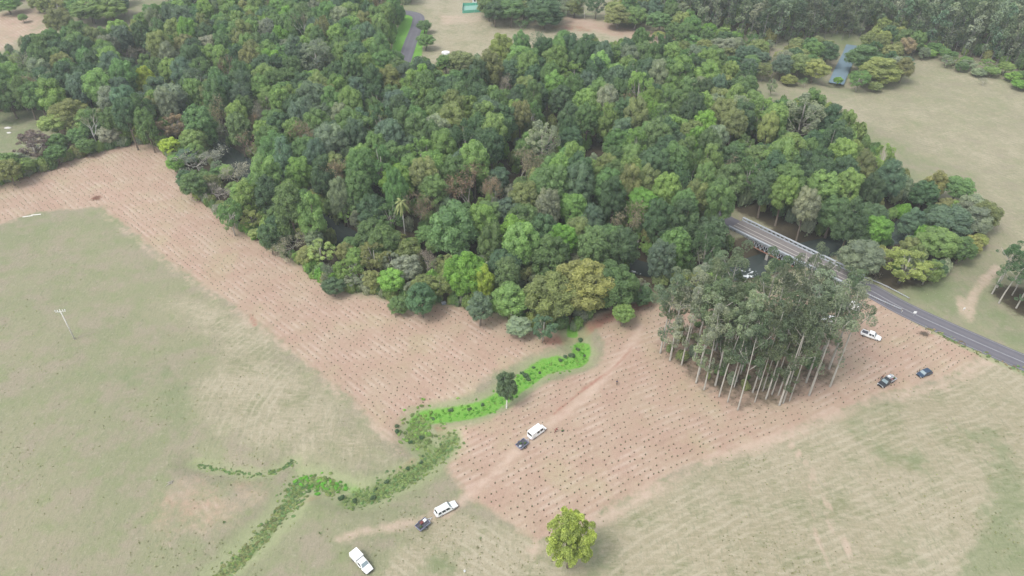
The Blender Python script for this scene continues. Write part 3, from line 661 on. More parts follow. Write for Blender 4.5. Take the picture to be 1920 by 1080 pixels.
# ------------------------------------------------------------------ named trees, given by where their crown shows: x, y, radius px, height m, kind, colour, label
special = [
 (1070, 1004, 43, 17.0, 'paddock', 'yellow', 'isolated yellowish tree standing in the paddock at the planting tip', 'yellow paddock tree'),
 (1035, 545, 54, 15, 'fine', 'olive', 'huge olive green domed tree where the gully meets the forest', 'olive dome tree'),
 (1095, 525, 58, 17, 'fine', 'gold', 'huge golden topped tree between the olive dome and a dark green one', 'golden dome tree'),
 (1150, 528, 42, 15, 'fine', 'mid', 'dark rounded tree on the right side of the golden topped tree', 'dark dome tree'),
 (872, 505, 38, 16, 'fine', 'bright', 'bright green broad tree at the forest edge above the planting', 'bright edge tree'),
 (905, 525, 22, 13, 'fine', 'lime', 'light yellow green tree touching the broad bright green edge tree', None),
 (955, 560, 30, 11, 'broad', 'light', 'small light green tree with a white forked trunk left of the olive dome', 'white trunked edge tree'),
 (850, 428, 42, 21, 'broad', 'mid', 'tall full mid green tree behind the broad bright edge tree', 'tall full tree'),
 (978, 458, 30, 20, 'broad', 'light', 'tall clear green tree above the left end of the olive dome', 'clear green tree'),
 (273, 150, 21, 18, 'fine', 'lime', 'vivid lime yellow tree alone among dark crowns at upper left', 'lime yellow tree'),
 (128, 210, 36, 14, 'fine', 'gold', 'golden olive tree at the corner of the left green paddock', 'golden corner tree'),
 (100, 232, 26, 11, 'broad', 'straw', 'yellow tinged low tree under the golden olive corner tree', None),
 (60, 268, 34, 11, 'feather', 'purple', 'dull purplish loose tree right of the left green paddock', 'purplish tree'),
 (170, 240, 18, 13, 'snag', 'grey', 'small white bare tree poking out below the golden corner tree', 'white bare tree'),
 (318, 272, 18, 8, 'broad', 'lime', 'yellow green bush at the top corner of the pink planted slope', 'yellow green corner bush'),
 (322, 235, 30, 12, 'feather', 'brown', 'grey brown twiggy tree above the yellow green corner bush', None),
 (366, 292, 34, 12, 'bare', 'grey', 'pale leafless tree beside the dark water behind the slope corner', 'pale leafless tree'),
 (440, 320, 26, 11, 'bare', 'grey', 'pale leafless tree just right of the dark bend of water', None),
 (405, 352, 26, 9, 'bare', 'grey', 'leafless grey tree low on the slope edge under the dark water', None),
 (490, 192, 21, 19, 'bare', 'grey', 'pale grey brown dome crown in the left part of the forest', 'pale dome tree'),
 (592, 103, 32, 21, 'feather', 'greygreen', 'pale green spreading tree with white limbs near the far forest', 'white limbed tree'),
 (570, 55, 14, 20, 'snag', 'grey', 'white trunked bare tree in the far forest above the white limbed tree', None),
 (880, 345, 40, 19, 'bare', 'brown', 'large dry brown tree near the middle of the forest', 'dry brown tree'),
 (927, 352, 22, 18, 'bare', 'brown', 'narrow greyish dry tree touching the large dry brown tree', None),
 (975, 300, 34, 18, 'bare', 'brown', 'dull brown twiggy tree up and right of the large dry brown tree', 'twiggy brown tree'),
 (1018, 262, 30, 19, 'feather', 'greygreen', 'grey green airy tree under the brown clearing in the forest', 'airy grey tree'),
 (950, 150, 22, 18, 'bare', 'grey', 'grey brown dead tree in the far middle of the forest', 'far grey tree'),
 (40, 105, 24, 16, 'bare', 'grey', 'grey twiggy tree at the far left edge of the forest', None),
 (255, 95, 24, 18, 'bare', 'grey', 'grey twiggy tree up from the vivid lime yellow tree', None),
 (800, 492, 20, 10, 'bare', 'grey', 'tangled grey leafless tree at the forest edge left of the bright tree', 'tangled grey tree'),
 (762, 500, 26, 10, 'broad', 'greygreen', 'dull grey green edge tree left of the tangled grey tree', None),
 (543, 446, 26, 10, 'bare', 'grey', 'pale leafless tree halfway along the left forest edge', 'halfway leafless tree'),
 (655, 500, 26, 9, 'feather', 'light', 'loose light green small tree on the left forest edge', None),
 (700, 480, 26, 11, 'feather', 'olive', 'loose olive tree on the forest edge below the palm', None),
 (600, 470, 24, 9, 'feather', 'straw', 'loose yellow green small tree at the edge right of the leafless one', None),
 (470, 408, 22, 8, 'feather', 'straw', 'small yellow green tree on the left forest edge', None),
 (735, 525, 24, 8, 'broad', 'bright', 'low bright green bush tree at the edge of the planted slope', None),
 (1505, 215, 42, 20, 'feather', 'greygreen', 'wide grey green spreading tree beside the right hand paddock', 'wide spreading tree'),
 (1440, 243, 16, 19, 'broad', 'straw', 'small yellow leaved tree left of the wide spreading grey green tree', 'small yellow tree'),
 (1375, 235, 24, 20, 'broad', 'olive', 'olive tree left of the small yellow leaved tree', None),
 (1797, 352, 27, 10, 'broad', 'mid', 'round tree on the right paddock edge topmost of its cluster', 'round paddock tree'),
 (1735, 360, 24, 12, 'broad', 'dark', 'dark tree between the forest and the round paddock tree', None),
 (1780, 415, 38, 13, 'broad', 'blue', 'broad bluish green tree in the right hand cluster', 'broad bluish tree'),
 (1828, 412, 27, 11, 'broad', 'greygreen', 'grey green tree on the outer right of the cluster', None),
 (1760, 455, 34, 11, 'broad', 'light', 'light green tree at the front of the right hand cluster', None),
 (1700, 495, 38, 11, 'feather', 'straw', 'airy yellow green tree next to the road at right', 'airy yellow tree'),
 (1655, 470, 28, 11, 'bare', 'grey', 'grey leafless tree between two green ones beside the road', 'roadside leafless tree'),
 (1618, 480, 36, 12, 'broad', 'greygreen', 'grey green tree beside the road just past the bridge', 'roadside grey green tree'),
 (1742, 505, 22, 9, 'feather', 'light', 'small light airy tree outermost by the road at right', None),
 (940, 88, 24, 18, 'fine', 'straw', 'pale yellow green tree at the far forest edge by the pasture', 'pale yellow far tree'),
 (795, 48, 13, 7, 'broad', 'mid', 'upper of two round bushes right of the far road', None),
 (798, 76, 16, 8, 'broad', 'mid', 'lower of two round bushes right of the far road', 'roadside bush'),
 (864, 112, 26, 12, 'broad', 'olive', 'olive tree on the pasture edge below the small white tank', None),
 (835, 116, 18, 10, 'broad', 'mid', 'small dark tree beside the small white tank', None),
 (928, 20, 20, 14, 'broad', 'dark', 'dark round tree by the green fenced court', 'court tree'),
 (958, 18, 22, 15, 'broad', 'mid', 'mid green round tree second from the green fenced court', None),
 (1020, 18, 36, 17, 'broad', 'dark', 'very wide dark tree standing on the far pasture', 'wide pasture tree'),
 (1160, 26, 26, 13, 'broad', 'gold', 'golden green rounded tree on the far pasture edge', 'golden pasture tree'),
 (1192, 30, 20, 12, 'broad', 'light', 'light green tree just right of the golden pasture tree', None),
 (1236, 38, 24, 12, 'broad', 'mid', 'rounded green tree at the right end of the far pasture edge', 'pasture end tree'),
 (166, 14, 32, 14, 'broad', 'light', 'left one of the pair of light green far trees at upper left', 'light far pair'),
 (206, 14, 26, 13, 'broad', 'light', 'right one of the pair of light green far trees at upper left', None),
 (108, 36, 26, 15, 'fine', 'olive', 'olive tree left of the light green far pair', None),
 (42, 32, 9, 5, 'broad', 'light', 'lone small tree on the pinkish far left paddock', 'lone small tree'),
 (10, 2, 24, 12, 'broad', 'light', 'round light green tree at the top left corner', None),
 (1655, 128, 34, 12, 'broad', 'gold', 'yellow brown rounded tree at the paddock tip right of the far river', 'far river tree'),
 (1622, 105, 30, 13, 'broad', 'mid', 'dark green tree overhanging the right bank of the far river', None),
 (1700, 86, 16, 11, 'broad', 'brown', 'rusty brown round tree beyond the far river', 'rusty tree'),
 (1528, 128, 24, 11, 'broad', 'gold', 'brownish gold tree on the left bank of the far river', 'brownish bank tree'),
 (1498, 120, 24, 12, 'broad', 'olive', 'olive tree left of the brownish gold bank tree', None),
 (1552, 95, 22, 13, 'broad', 'dark', 'dark crown above the far river on its left bank', None),
 (1448, 160, 9, 8, 'feather', 'greygreen', 'small pale conifer like tree alone at the paddock corner', 'small pale conifer'),
 (1846, 150, 11, 4, 'bare', 'grey', 'small grey leafless bush at the top of the right paddock', None),
 (1572, 150, 9, 4, 'broad', 'bright', 'bright green round bush at the near end of the far river', None),
]
SP = []
LAND = []
for (x, y, rp, H, kind, tint, label, lm) in special:
    zc = H * 0.62; w = flat(x, y, zc); z = hz(*w)
    if z < -2.5: z = -2.5
    w = flat(x, y, z + zc); dist = proj(w[0], w[1], z + zc)[2]; r = rp * dist / F_PX * 1.08
    SP.append((w[0], w[1], r)); TREES.append((w[0], w[1], z + zc))
    tree('tree' if H > 5 else 'bush', kind, w[0], w[1], z, H, r, tint, label=label, cat='tree' if H > 5 else 'bush')
    if lm: LAND.append((x, y, lm))
# two palms with hanging fronds
for i, (x, y, lb) in enumerate(((757, 418, 'fan palm with a pale trunk rising among the forest trees'),)):
    w = at(x, y, 11); tree('palm', 'palm', w[0], w[1], w[2], 14, 2.6, 'olive', label=lb, cat='palm', wood='whitewood'); SP.append((w[0], w[1], 2.0))
LAND.append((757, 418, 'palm'))
LAND += [(1420, 440, 'bridge'), (775, 60, 'far road'), (1015, 236, 'brown clearing')]
# white forked dead trunk in front of the small edge tree
def forked_trunk(x, y):
    w = at(x, y); t = MB(); b = np.array([0, 0, 0])
    t.tube([(0, 0, -0.3), (0.1, 0, 2.2), (0.2, -0.2, 3.8)], [0.34, 0.27, 0.2], 7)
    for e in ((-1.6, -0.6, 6.5), (1.4, -0.8, 6.8), (0.3, -0.5, 8.6), (-0.7, 0.6, 8.2), (2.0, -0.2, 5.6)):
        t.tube([(0.15, -0.1, 3.2), (e[0] * 0.55, e[1] * 0.7, 4.6), e], [0.15, 0.1, 0.04], 5)
    o = t.build('dead_tree', M['whitewood'], None, sm=True); o.location = w; tag(o, 'white forked dead trunk in front of the small light green edge tree', 'dead tree')
forked_trunk(958, 603)
# lone paddock gum by the bright gully
w = at(950, 765); tree('gum_tree', 'broad', w[0], w[1], w[2], 12.5, 2.6, 'dark', label='lone small dark crowned gum with white trunk beside the bright green gully', cat='tree', protoi=1, wood='whitewood')
SP.append((w[0], w[1], 3)); LAND.append((940, 710, 'lone gum'))

# ------------------------------------------------------------------ forest fill
def fill(poly_px, zc, spacing, seed, excl=True, margin=1.0):
    rs = random.Random(seed); pw = poly_w(poly_px, zc); x0, y0 = pw.min(0); x1, y1 = pw.max(0); cell = spacing; G = {}; out = []
    n = int((x1 - x0) * (y1 - y0) / (spacing ** 2) * 9)
    cand = np.column_stack([[rs.uniform(x0, x1) for _ in range(n)], [rs.uniform(y0, y1) for _ in range(n)]])
    ok = inside(cand, pw)
    if excl:
        dv = d_line(cand, RIVER); ok &= dv > 4.2
        df = d_line(cand, FARRIVER); ok &= df > 7.5
        ok &= (d_line(cand, ROAD) > 7.5) & (d_line(cand, FARROAD) > 10.5)
        ok &= d_line(cand, ROAD2[:10]) > 5.2
        ok &= d_line(cand, np.array([BRA, BRB])) > 8.5
    for (cx, cy) in cand[ok]:
        k = (int(cx // cell), int(cy // cell)); bad = False
        for i in (-1, 0, 1):
            for j in (-1, 0, 1):
                for q in G.get((k[0] + i, k[1] + j), ()):
                    if (q[0] - cx) ** 2 + (q[1] - cy) ** 2 < spacing ** 2: bad = True
        if bad: continue
        if any((a - cx) ** 2 + (b - cy) ** 2 < (r * 0.82 + spacing * 0.36) ** 2 for a, b, r in SP): continue
        G.setdefault(k, []).append((cx, cy)); out.append((cx, cy))
    return out
main_px = [(-60, 118), (60, 78), (200, 62), (250, 60), (290, 25), (360, 8), (480, -12), (775, -12), (760, 25), (742, 60), (738, 105), (760, 118), (900, 122), (990, 84), (1090, 88), (1190, 86), (1262, 84), (1330, 98), (1400, 160), (1430, 200), (1545, 195), (1600, 245), (1640, 275), (1690, 330), (1700, 380), (1680, 420), (1600, 430), (1560, 428), (1480, 412), (1400, 374), (1350, 372), (1340, 420), (1370, 455), (1300, 470), (1215, 500), (1180, 545), (1100, 560), (1000, 580), (940, 560), (850, 545), (760, 530), (640, 508), (570, 470), (500, 425), (430, 390), (375, 345), (330, 300), (305, 262), (262, 234), (200, 220), (110, 190), (60, 178), (-60, 180)]
HOLES = [poly_w(h, 6) for h in ([(1005, 226), (1045, 226), (1050, 246), (1010, 246)], [(1092, 262), (1145, 262), (1150, 288), (1095, 284)], [(612, 412), (668, 412), (672, 455), (612, 455)], [(1368, 455), (1420, 455), (1440, 525), (1365, 530)], [(1186, 478), (1214, 478), (1214, 530), (1186, 530)], [(385, 262), (420, 262), (462, 298), (440, 308)], [(1520, 440), (1585, 440), (1600, 470), (1530, 470)], [(1670, 430), (1702, 430), (1702, 446), (1670, 446)])]
# the main wood, then the far woods and tree belts as (outline, crown height, spacing, palette, heights, radius)
PAL = {'main': [('mid', 30), ('dark', 24), ('blue', 12), ('light', 15), ('olive', 9), ('greygreen', 5), ('bright', 2), ('brown', 2)],
       'edge': [('light', 24), ('mid', 18), ('olive', 18), ('greygreen', 22), ('bright', 8), ('straw', 8)],
       'belt': [('mid', 25), ('olive', 22), ('dark', 18), ('gold', 10), ('greygreen', 12), ('blue', 10)], 'shrub': [('light', 30), ('bright', 25), ('mid', 25), ('greygreen', 20)], 'gum': [('gum', 45), ('greygreen', 42), ('blue', 13)]}
def pick(pal, r):
    t = r.uniform(0, sum(w for _, w in pal))
    for n_, w in pal:
        t -= w
        if t <= 0: return n_
    return pal[-1][0]
WOODS = []   # dict of every filled tree
def wood_region(name, px, zc, sp, pal, hr, rr, kinds, seed, px_key='forest'):
    r = random.Random(seed * 13 + 5)
    pts = np.array(fill(px, zc, sp, seed))
    if not len(pts): return
    hole = np.zeros(len(pts), bool)
    for h in HOLES: hole |= inside(pts, h)
    pts = pts[~hole]; zz = height(pts)
    for (x, y), z in zip(pts, zz):
        z = max(z, -3.2)
        kd = pick(kinds, r); tn = pick(PAL[pal], r); H = r.uniform(*hr)
        if tn == 'brown': kd = 'bare'
        WOODS.append(dict(x=x, y=y, z=z, H=H, r=r.uniform(*rr), kind=kd, tint=tn, region=px_key, d=proj(x, y, z + H * .6)))
K_MAIN = [('broad', 88), ('feather', 8), ('fine', 2), ('bare', 2)]
wood_region('main', main_px, 12, 6.3, 'main', (15, 22), (4.0, 5.9), K_MAIN, 101)
wood_region('leftbelt', [(285, 250), (262, 246), (180, 262), (90, 298), (20, 326), (-60, 340), (-60, 306), (10, 290), (50, 262), (80, 232), (120, 212), (200, 212), (270, 225)], 5, 5.0, 'edge', (7, 11), (3.4, 4.8), K_MAIN, 112)
# low edge growth along the slope side
edge_px = [(262, 262), (300, 268), (350, 330), (400, 385), (470, 430), (520, 458), (580, 500), (640, 530), (740, 548), (830, 560), (920, 575), (985, 602), (1060, 604), (1110, 582), (1200, 560)]
eL = resample(smooth([flat(x, y, 2.5) for x, y in edge_px], 4), 3.2); r_ = random.Random(5)
for q in eL:
    if any((a - q[0]) ** 2 + (b - q[1]) ** 2 < (r * 0.95 + 1.2) ** 2 for a, b, r in SP): continue
    x = q[0] + r_.uniform(-1, 1); y = q[1] + r_.uniform(0.5, 2.5); H = r_.uniform(4, 9)
    WOODS.append(dict(x=x, y=y, z=hz(x, y), H=H, r=H * r_.uniform(.32, .45), kind=pick([('broad', 50), ('feather', 42), ('bare', 8)], r_), tint=pick(PAL['edge'], r_), region='edge', d=proj(x, y, H * .6)))
# low bushes skirting the forest edge
bL = resample(smooth([flat(x, y, 1.0) for x, y in edge_px[:-1]], 4), 1.9)
for q in bL:
    x = q[0] + r_.uniform(-.8, .8); y = q[1] + r_.uniform(-1.4, 0.8); H = r_.uniform(2.2, 4.6)
    WOODS.append(dict(x=x, y=y, z=hz(x, y), H=H, r=H * r_.uniform(.42, .6), kind='bush', tint=pick(PAL['edge'], r_), region='edge', d=proj(x, y, H * .6)))
bL = resample(smooth([flat(x, y, 1.0) for x, y in ((-60, 352), (0, 342), (60, 322), (130, 294), (200, 276), (262, 262))], 4), 2.3)
for q in bL:
    x = q[0] + r_.uniform(-.8, .8); y = q[1] + r_.uniform(-.2, 1.8); H = r_.uniform(3, 6)
    WOODS.append(dict(x=x, y=y, z=hz(x, y), H=H, r=H * r_.uniform(.42, .6), kind='bush', tint=pick(PAL['edge'], r_), region='edge', d=proj(x, y, H * .6)))
bank_px = [(300, 150), (420, 250), (520, 330), (640, 400), (760, 450), (900, 480), (1040, 450), (1180, 450), (1300, 480), (1340, 470), (1340, 560), (1190, 545), (1040, 545), (900, 545), (700, 520), (560, 450), (450, 370), (360, 300), (240, 200)]
wood_region('bank', bank_px, 1, 3.6, 'edge', (5, 9), (2.4, 3.6), [('broad', 70), ('feather', 30)], 140)
wood_region('cluster', [(1590, 470), (1600, 440), (1690, 395), (1740, 340), (1810, 345), (1850, 400), (1850, 440), (1790, 470), (1750, 500), (1690, 520), (1630, 505)], 6, 6.0, 'belt', (8, 13), (3.2, 4.8), K_MAIN, 102)
wood_region('belt1', [(900, -8), (1060, -8), (1062, 6), (1290, 12), (1300, 62), (1262, 58), (1140, 18), (1060, 10), (1050, 36), (985, 36), (915, 32)], 7, 6.6, 'belt', (11, 16), (4.2, 6), K_MAIN, 103)
wood_region('belt2', [(1250, 55), (1330, 70), (1440, 92), (1460, 118), (1430, 140), (1340, 100), (1255, 70)], 6, 6.4, 'belt', (9, 14), (3.6, 5.2), K_MAIN, 104)
wood_region('bank1', [(1455, 98), (1500, 88), (1560, 82), (1566, 112), (1556, 150), (1480, 138), (1450, 120)], 5, 6.0, 'belt', (9, 13), (3.6, 5.0), K_MAIN, 105)
wood_region('bank2', [(1596, 84), (1640, 56), (1700, 60), (1720, 92), (1700, 112), (1690, 150), (1610, 156), (1594, 130)], 5, 6.0, 'belt', (9, 13), (3.6, 5.0), K_MAIN, 106)
wood_region('shrubs', [(1715, 92), (1740, 92), (1830, 118), (1960, 158), (1960, 176), (1880, 150), (1800, 128), (1730, 110)], 2, 5.0, 'shrub', (3.5, 7), (2.6, 4.2), [('broad', 80), ('feather', 20)], 107)
wood_region('shrubs2', [(1262, 38), (1330, 55), (1440, 80), (1440, 96), (1330, 72), (1262, 56)], 2, 5.5, 'shrub', (3.5, 7), (2.6, 4.2), [('broad', 80), ('feather', 20)], 108)
wood_region('topleft', [(225, -10), (60, -10), (70, 8), (140, 20), (235, 22)], 6, 7, 'belt', (9, 13), (4, 5.5), K_MAIN, 109)
wood_region('topleft2', [(330, 2), (480, -14), (760, -14), (760, -60), (300, -60), (300, -30)], 8, 7.5, 'main', (13, 18), (4.6, 6), [('broad', 100)], 110)
wood_region('toplf', [(-60, -10), (-60, -60), (250, -60), (250, -34), (60, -30)], 8, 8, 'belt', (13, 18), (4.6, 6), [('broad', 100)], 111)
# far gum plantation
far_px = [(1225, -8), (1275, 34), (1340, 54), (1440, 74), (1500, 66), (1560, 56), (1640, 58), (1705, 76), (1830, 104), (1960, 138), (2080, 156), (2080, -140), (1200, -140)]
gr = random.Random(77); GUMS = []
for (x, y) in fill(far_px, 4, 4.7, 120):
    z = hz(x, y); H = gr.uniform(19, 27); GUMS.append(dict(x=x, y=y, z=z, H=H, r=gr.uniform(2.6, 3.7), kind='fargum', tint=pick(PAL['gum'], gr), region='far gums', d=proj(x, y, z + H * .5)))
for (x, y) in fill([(1855, 545), (1880, 520), (1960, 520), (2010, 590), (1930, 590), (1890, 575)], 2, 4.2, 121):
    GUMS.append(dict(x=x, y=y, z=hz(x, y), H=gr.uniform(13, 17), r=gr.uniform(2.8, 3.6), kind='gum', tint='dark', region='roadside gums', d=proj(x, y, 8)))

# stuff: the trees past the nearest three hundred, one object each, instanced on points that carry their own turn, size and colour
def scatter(name, items, meshes, label, cat, proto_h=None):
    """items: (x,y,z, rz, (sx,sy,sz), tint, index); meshes: list of lists of objects' meshes drawn together"""
    me = bpy.data.meshes.new(name); n = len(items)
    me.vertices.add(n); me.vertices.foreach_set('co', np.array([i[:3] for i in items], np.float32).ravel())
    for an, ty, val in (('rotz', 'FLOAT', [i[3] for i in items]), ('pick', 'INT', [i[6] for i in items])):
        a = me.attributes.new(an, ty, 'POINT'); a.data.foreach_set('value', np.array(val, np.float32 if ty == 'FLOAT' else np.int32))
    a = me.attributes.new('size', 'FLOAT_VECTOR', 'POINT'); a.data.foreach_set('vector', np.array([i[4] for i in items], np.float32).ravel())
    a = me.attributes.new('tint', 'FLOAT_COLOR', 'POINT'); a.data.foreach_set('color', np.array([(*i[5], 1) for i in items], np.float32).ravel())
    o = link(name, me); tag(o, label, cat, kind='stuff')
    ng = bpy.data.node_groups.new(name, 'GeometryNodeTree')
    ng.interface.new_socket('Geometry', in_out='INPUT', socket_type='NodeSocketGeometry'); ng.interface.new_socket('Geometry', in_out='OUTPUT', socket_type='NodeSocketGeometry')
    gi = ng.nodes.new('NodeGroupInput'); go = ng.nodes.new('NodeGroupOutput')
    outj = ng.nodes.new('GeometryNodeJoinGeometry')
    def named(nm, dt):
        a = ng.nodes.new('GeometryNodeInputNamedAttribute'); a.data_type = dt; a.inputs[0].default_value = nm; return a.outputs[0]
    for layer in meshes:      # layer = list of objects of one part, by pick index
        lst = ng.nodes.new('GeometryNodeJoinGeometry')
        for ob in reversed(layer):
            oi = ng.nodes.new('GeometryNodeObjectInfo'); oi.inputs['Object'].default_value = ob; oi.inputs['As Instance'].default_value = True; oi.transform_space = 'ORIGINAL'
            ng.links.new(oi.outputs['Geometry'], lst.inputs[0])
        ip = ng.nodes.new('GeometryNodeInstanceOnPoints'); ng.links.new(gi.outputs[0], ip.inputs['Points']); ng.links.new(lst.outputs[0], ip.inputs['Instance'])
        ip.inputs['Pick Instance'].default_value = True; ng.links.new(named('pick', 'INT'), ip.inputs['Instance Index'])
        cx = ng.nodes.new('ShaderNodeCombineXYZ'); ng.links.new(named('rotz', 'FLOAT'), cx.inputs[2]); ng.links.new(cx.outputs[0], ip.inputs['Rotation'])
        ng.links.new(named('size', 'FLOAT_VECTOR'), ip.inputs['Scale']); ng.links.new(ip.outputs[0], outj.inputs[0])
    ng.links.new(outj.outputs[0], go.inputs[0])
    md = o.modifiers.new('scatter', 'NODES'); md.node_group = ng
    return o

BIRDS = ['right of', 'upper right of', 'above', 'upper left of', 'left of', 'lower left of', 'below', 'lower right of']
ORD = ['nearest', 'second', 'third', 'fourth', 'fifth', 'sixth', 'seventh', 'eighth', 'ninth', 'tenth', 'eleventh', 'twelfth', 'thirteenth', 'fourteenth', 'fifteenth', 'sixteenth', 'seventeenth', 'eighteenth', 'nineteenth', 'twentieth'] + ['%dth' % i for i in range(21, 90)]
def relabel(objs, noun):
    """objs: (object, px, py, colour word): says which by the nearest landmark, the side of it and the order outward"""
    buck = {}
    for o, x, y, cw in objs:
        L = min(LAND, key=lambda l: (l[0] - x) ** 2 + (l[1] - y) ** 2); dx = x - L[0]; dy = L[1] - y
        s = int(((atan2(dy, dx) + 2 * pi + pi / 8) % (2 * pi)) // (pi / 4)); buck.setdefault((L[2], s), []).append((dx * dx + dy * dy, o, cw))
    for (ln, s), v in buck.items():
        v.sort(key=lambda q: q[0])
        for k, (_, o, cw) in enumerate(v):
            o['label'] = '%s %s, %s %s the %s' % (cw, noun, ORD[k], BIRDS[s], ln)

def sizeword(H): return 'tall ' if H > 19.5 else ('low ' if H < 8 else '')
# sight lines the photograph shows open: a tree standing in one is a lower tree, or none grows there
OPEN = []
for (x, y, rp, H, *_r), (wx, wy, wr) in zip(special, SP): OPEN.append((x, y, rp * 0.62, proj(wx, wy, H * .6)[2] - 1.5))
for x, y, rp in ((1392, 438, 10), (1412, 445, 12), (1440, 458, 12), (1462, 468, 10), (1405, 466, 6), (1405, 508, 15), (1688, 437, 9), (1198, 508, 11), (400, 284, 7), (425, 296, 7), (757, 85, 7), (762, 58, 7), (785, 90, 7), (640, 432, 5), (1024, 236, 11), (1118, 274, 12), (1572, 128, 12), (1566, 150, 7), (1650, 548, 8), (757, 410, 16), (765, 95, 8), (830, 568, 6), (836, 104, 7), (795, 60, 14), (780, 70, 8)):
    w_ = at(x, y); OPEN.append((x, y, rp, proj(*w_)[2] - 5 if rp != 16 else proj(*w_)[2] - 12))
def blocks(t, H, L=None):
    px, py, d = proj(t['x'], t['y'], t['z'] + H * .62); rx = F_PX * t['r'] / d; ry = F_PX * (H * .36 * cos(PT) + t['r'] * .35) / d
    return any(d < D and ((px - x) / (rx + r)) ** 2 + ((py - y) / (ry + r)) ** 2 < 1 for x, y, r, D in (L or OPEN) if abs(px - x) < 120 and abs(py - y) < 160)
def clear_sight(L, O=None):
    out = []
    for t in L:
        for f in (1, .82, .66, .5, .36):
            if not blocks(t, t['H'] * f, O):
                if f < 1: t['r'] *= (1 + f) / 2; t['H'] *= f; t['d'] = proj(t['x'], t['y'], t['z'] + t['H'] * .6)
                out.append(t); break
    return out
WOODS = clear_sight(WOODS)
vis = lambda t: -40 < t['d'][0] < 1960 and -45 < t['d'][1] < 1120
WOODS = [t for t in WOODS if -160 < t['d'][0] < 2080 and t['d'][1] < 1150]
WOODS.sort(key=lambda t: (not vis(t), t['d'][2] - t['r'] * 2))
n_ind = 380 - len(special)
lab = []
for t in WOODS[:n_ind]:
    o = tree('tree' if t['H'] > 6 else 'bush', t['kind'], t['x'], t['y'], t['z'], t['H'], t['r'], t['tint'], cat='tree' if t['H'] > 6 else 'bush', group='trees crowding the river forest')
    lab.append((o, t['d'][0], t['d'][1], sizeword(t['H']) + WORD[t['tint']]))
relabel(lab, 'forest tree')
def proto_objs(kinds):
    """one already placed crown and trunk object of each prototype, whose meshes the scattered trees share"""
    cs, ts, base = [], [], {}
    for k in kinds:
        base[k] = len(cs)
        for (cm, tm), H0, r0 in PR[k]:
            co = next((o for o in bpy.data.objects if o.data == cm), None); to = next((o for o in bpy.data.objects if tm is not None and o.data == tm), None)
            cs.append(co); ts.append(to if tm is not None else 'none')
    return cs, ts, base
def stuff_woods(name, trees, kinds, label, cat):
    cs, ts, base = proto_objs(kinds)
    miss = [i for i, c in enumerate(cs) if c is None]
    items = []
    for t in trees:
        k = t['kind']; n = len(PR[k]); i = base[k] + rnd.randrange(n)
        while i in miss: i = base[k] + rnd.randrange(n)
        H0, r0 = PR[k][i - base[k]][1:]; s = t['r'] / r0
        items.append((t['x'], t['y'], t['z'], rnd.uniform(0, 2 * pi), (s, s * rnd.uniform(.9, 1.1), t['H'] / H0), vary(TINT[t['tint']], rnd), i))
    g = next(c for c in cs if c is not None); gt = next(q for q in ts if q is not None and q != 'none')
    cs = [c or g for c in cs]; ts = [gt if (t is None or t == 'none') else t for t in ts]
    return scatter(name, items, [cs, ts], label, cat)
stuff_woods('forest_trees', WOODS[n_ind:], ['broad', 'fine', 'feather', 'bare', 'bush'], 'dense mixed forest trees filling the wood beyond the nearer crowns', 'forest')

ur = random.Random(9); UND = []
for px_, sd_, sp_ in ((main_px, 150, 4.6), (far_px, 151, 6.5), ([(1590, 490), (1600, 440), (1690, 400), (1740, 350), (1850, 400), (1850, 440), (1750, 520), (1690, 540), (1630, 520)], 152, 4.2)):
    for x, y in fill(px_, 2, sp_, sd_):
        z = max(hz(x, y), -3.2); H = ur.uniform(3, 7.5); UND.append(dict(x=x, y=y, z=z, H=H, r=H * ur.uniform(.42, .55), kind='bush', tint=pick(PAL['edge'], ur), region='under'))
for x, y in fill([(1240, 655), (1262, 628), (1310, 600), (1390, 584), (1470, 590), (1530, 620), (1540, 690), (1450, 725), (1370, 728), (1310, 700)], 0, 3.2, 153):
    H = ur.uniform(.8, 3.2); UND.append(dict(x=x, y=y, z=hz(x, y), H=H, r=H * ur.uniform(.45, .7), kind='bush', tint=ur.choice(['olive', 'greygreen', 'mid']), region='under'))
UND = [t for t in UND if not any(inside(np.array([[t['x'], t['y']]]), h)[0] for h in HOLES)]
stuff_woods('undergrowth', clear_sight(UND), ['bush'], 'dense bushy undergrowth between the trunks of the woods', 'undergrowth')
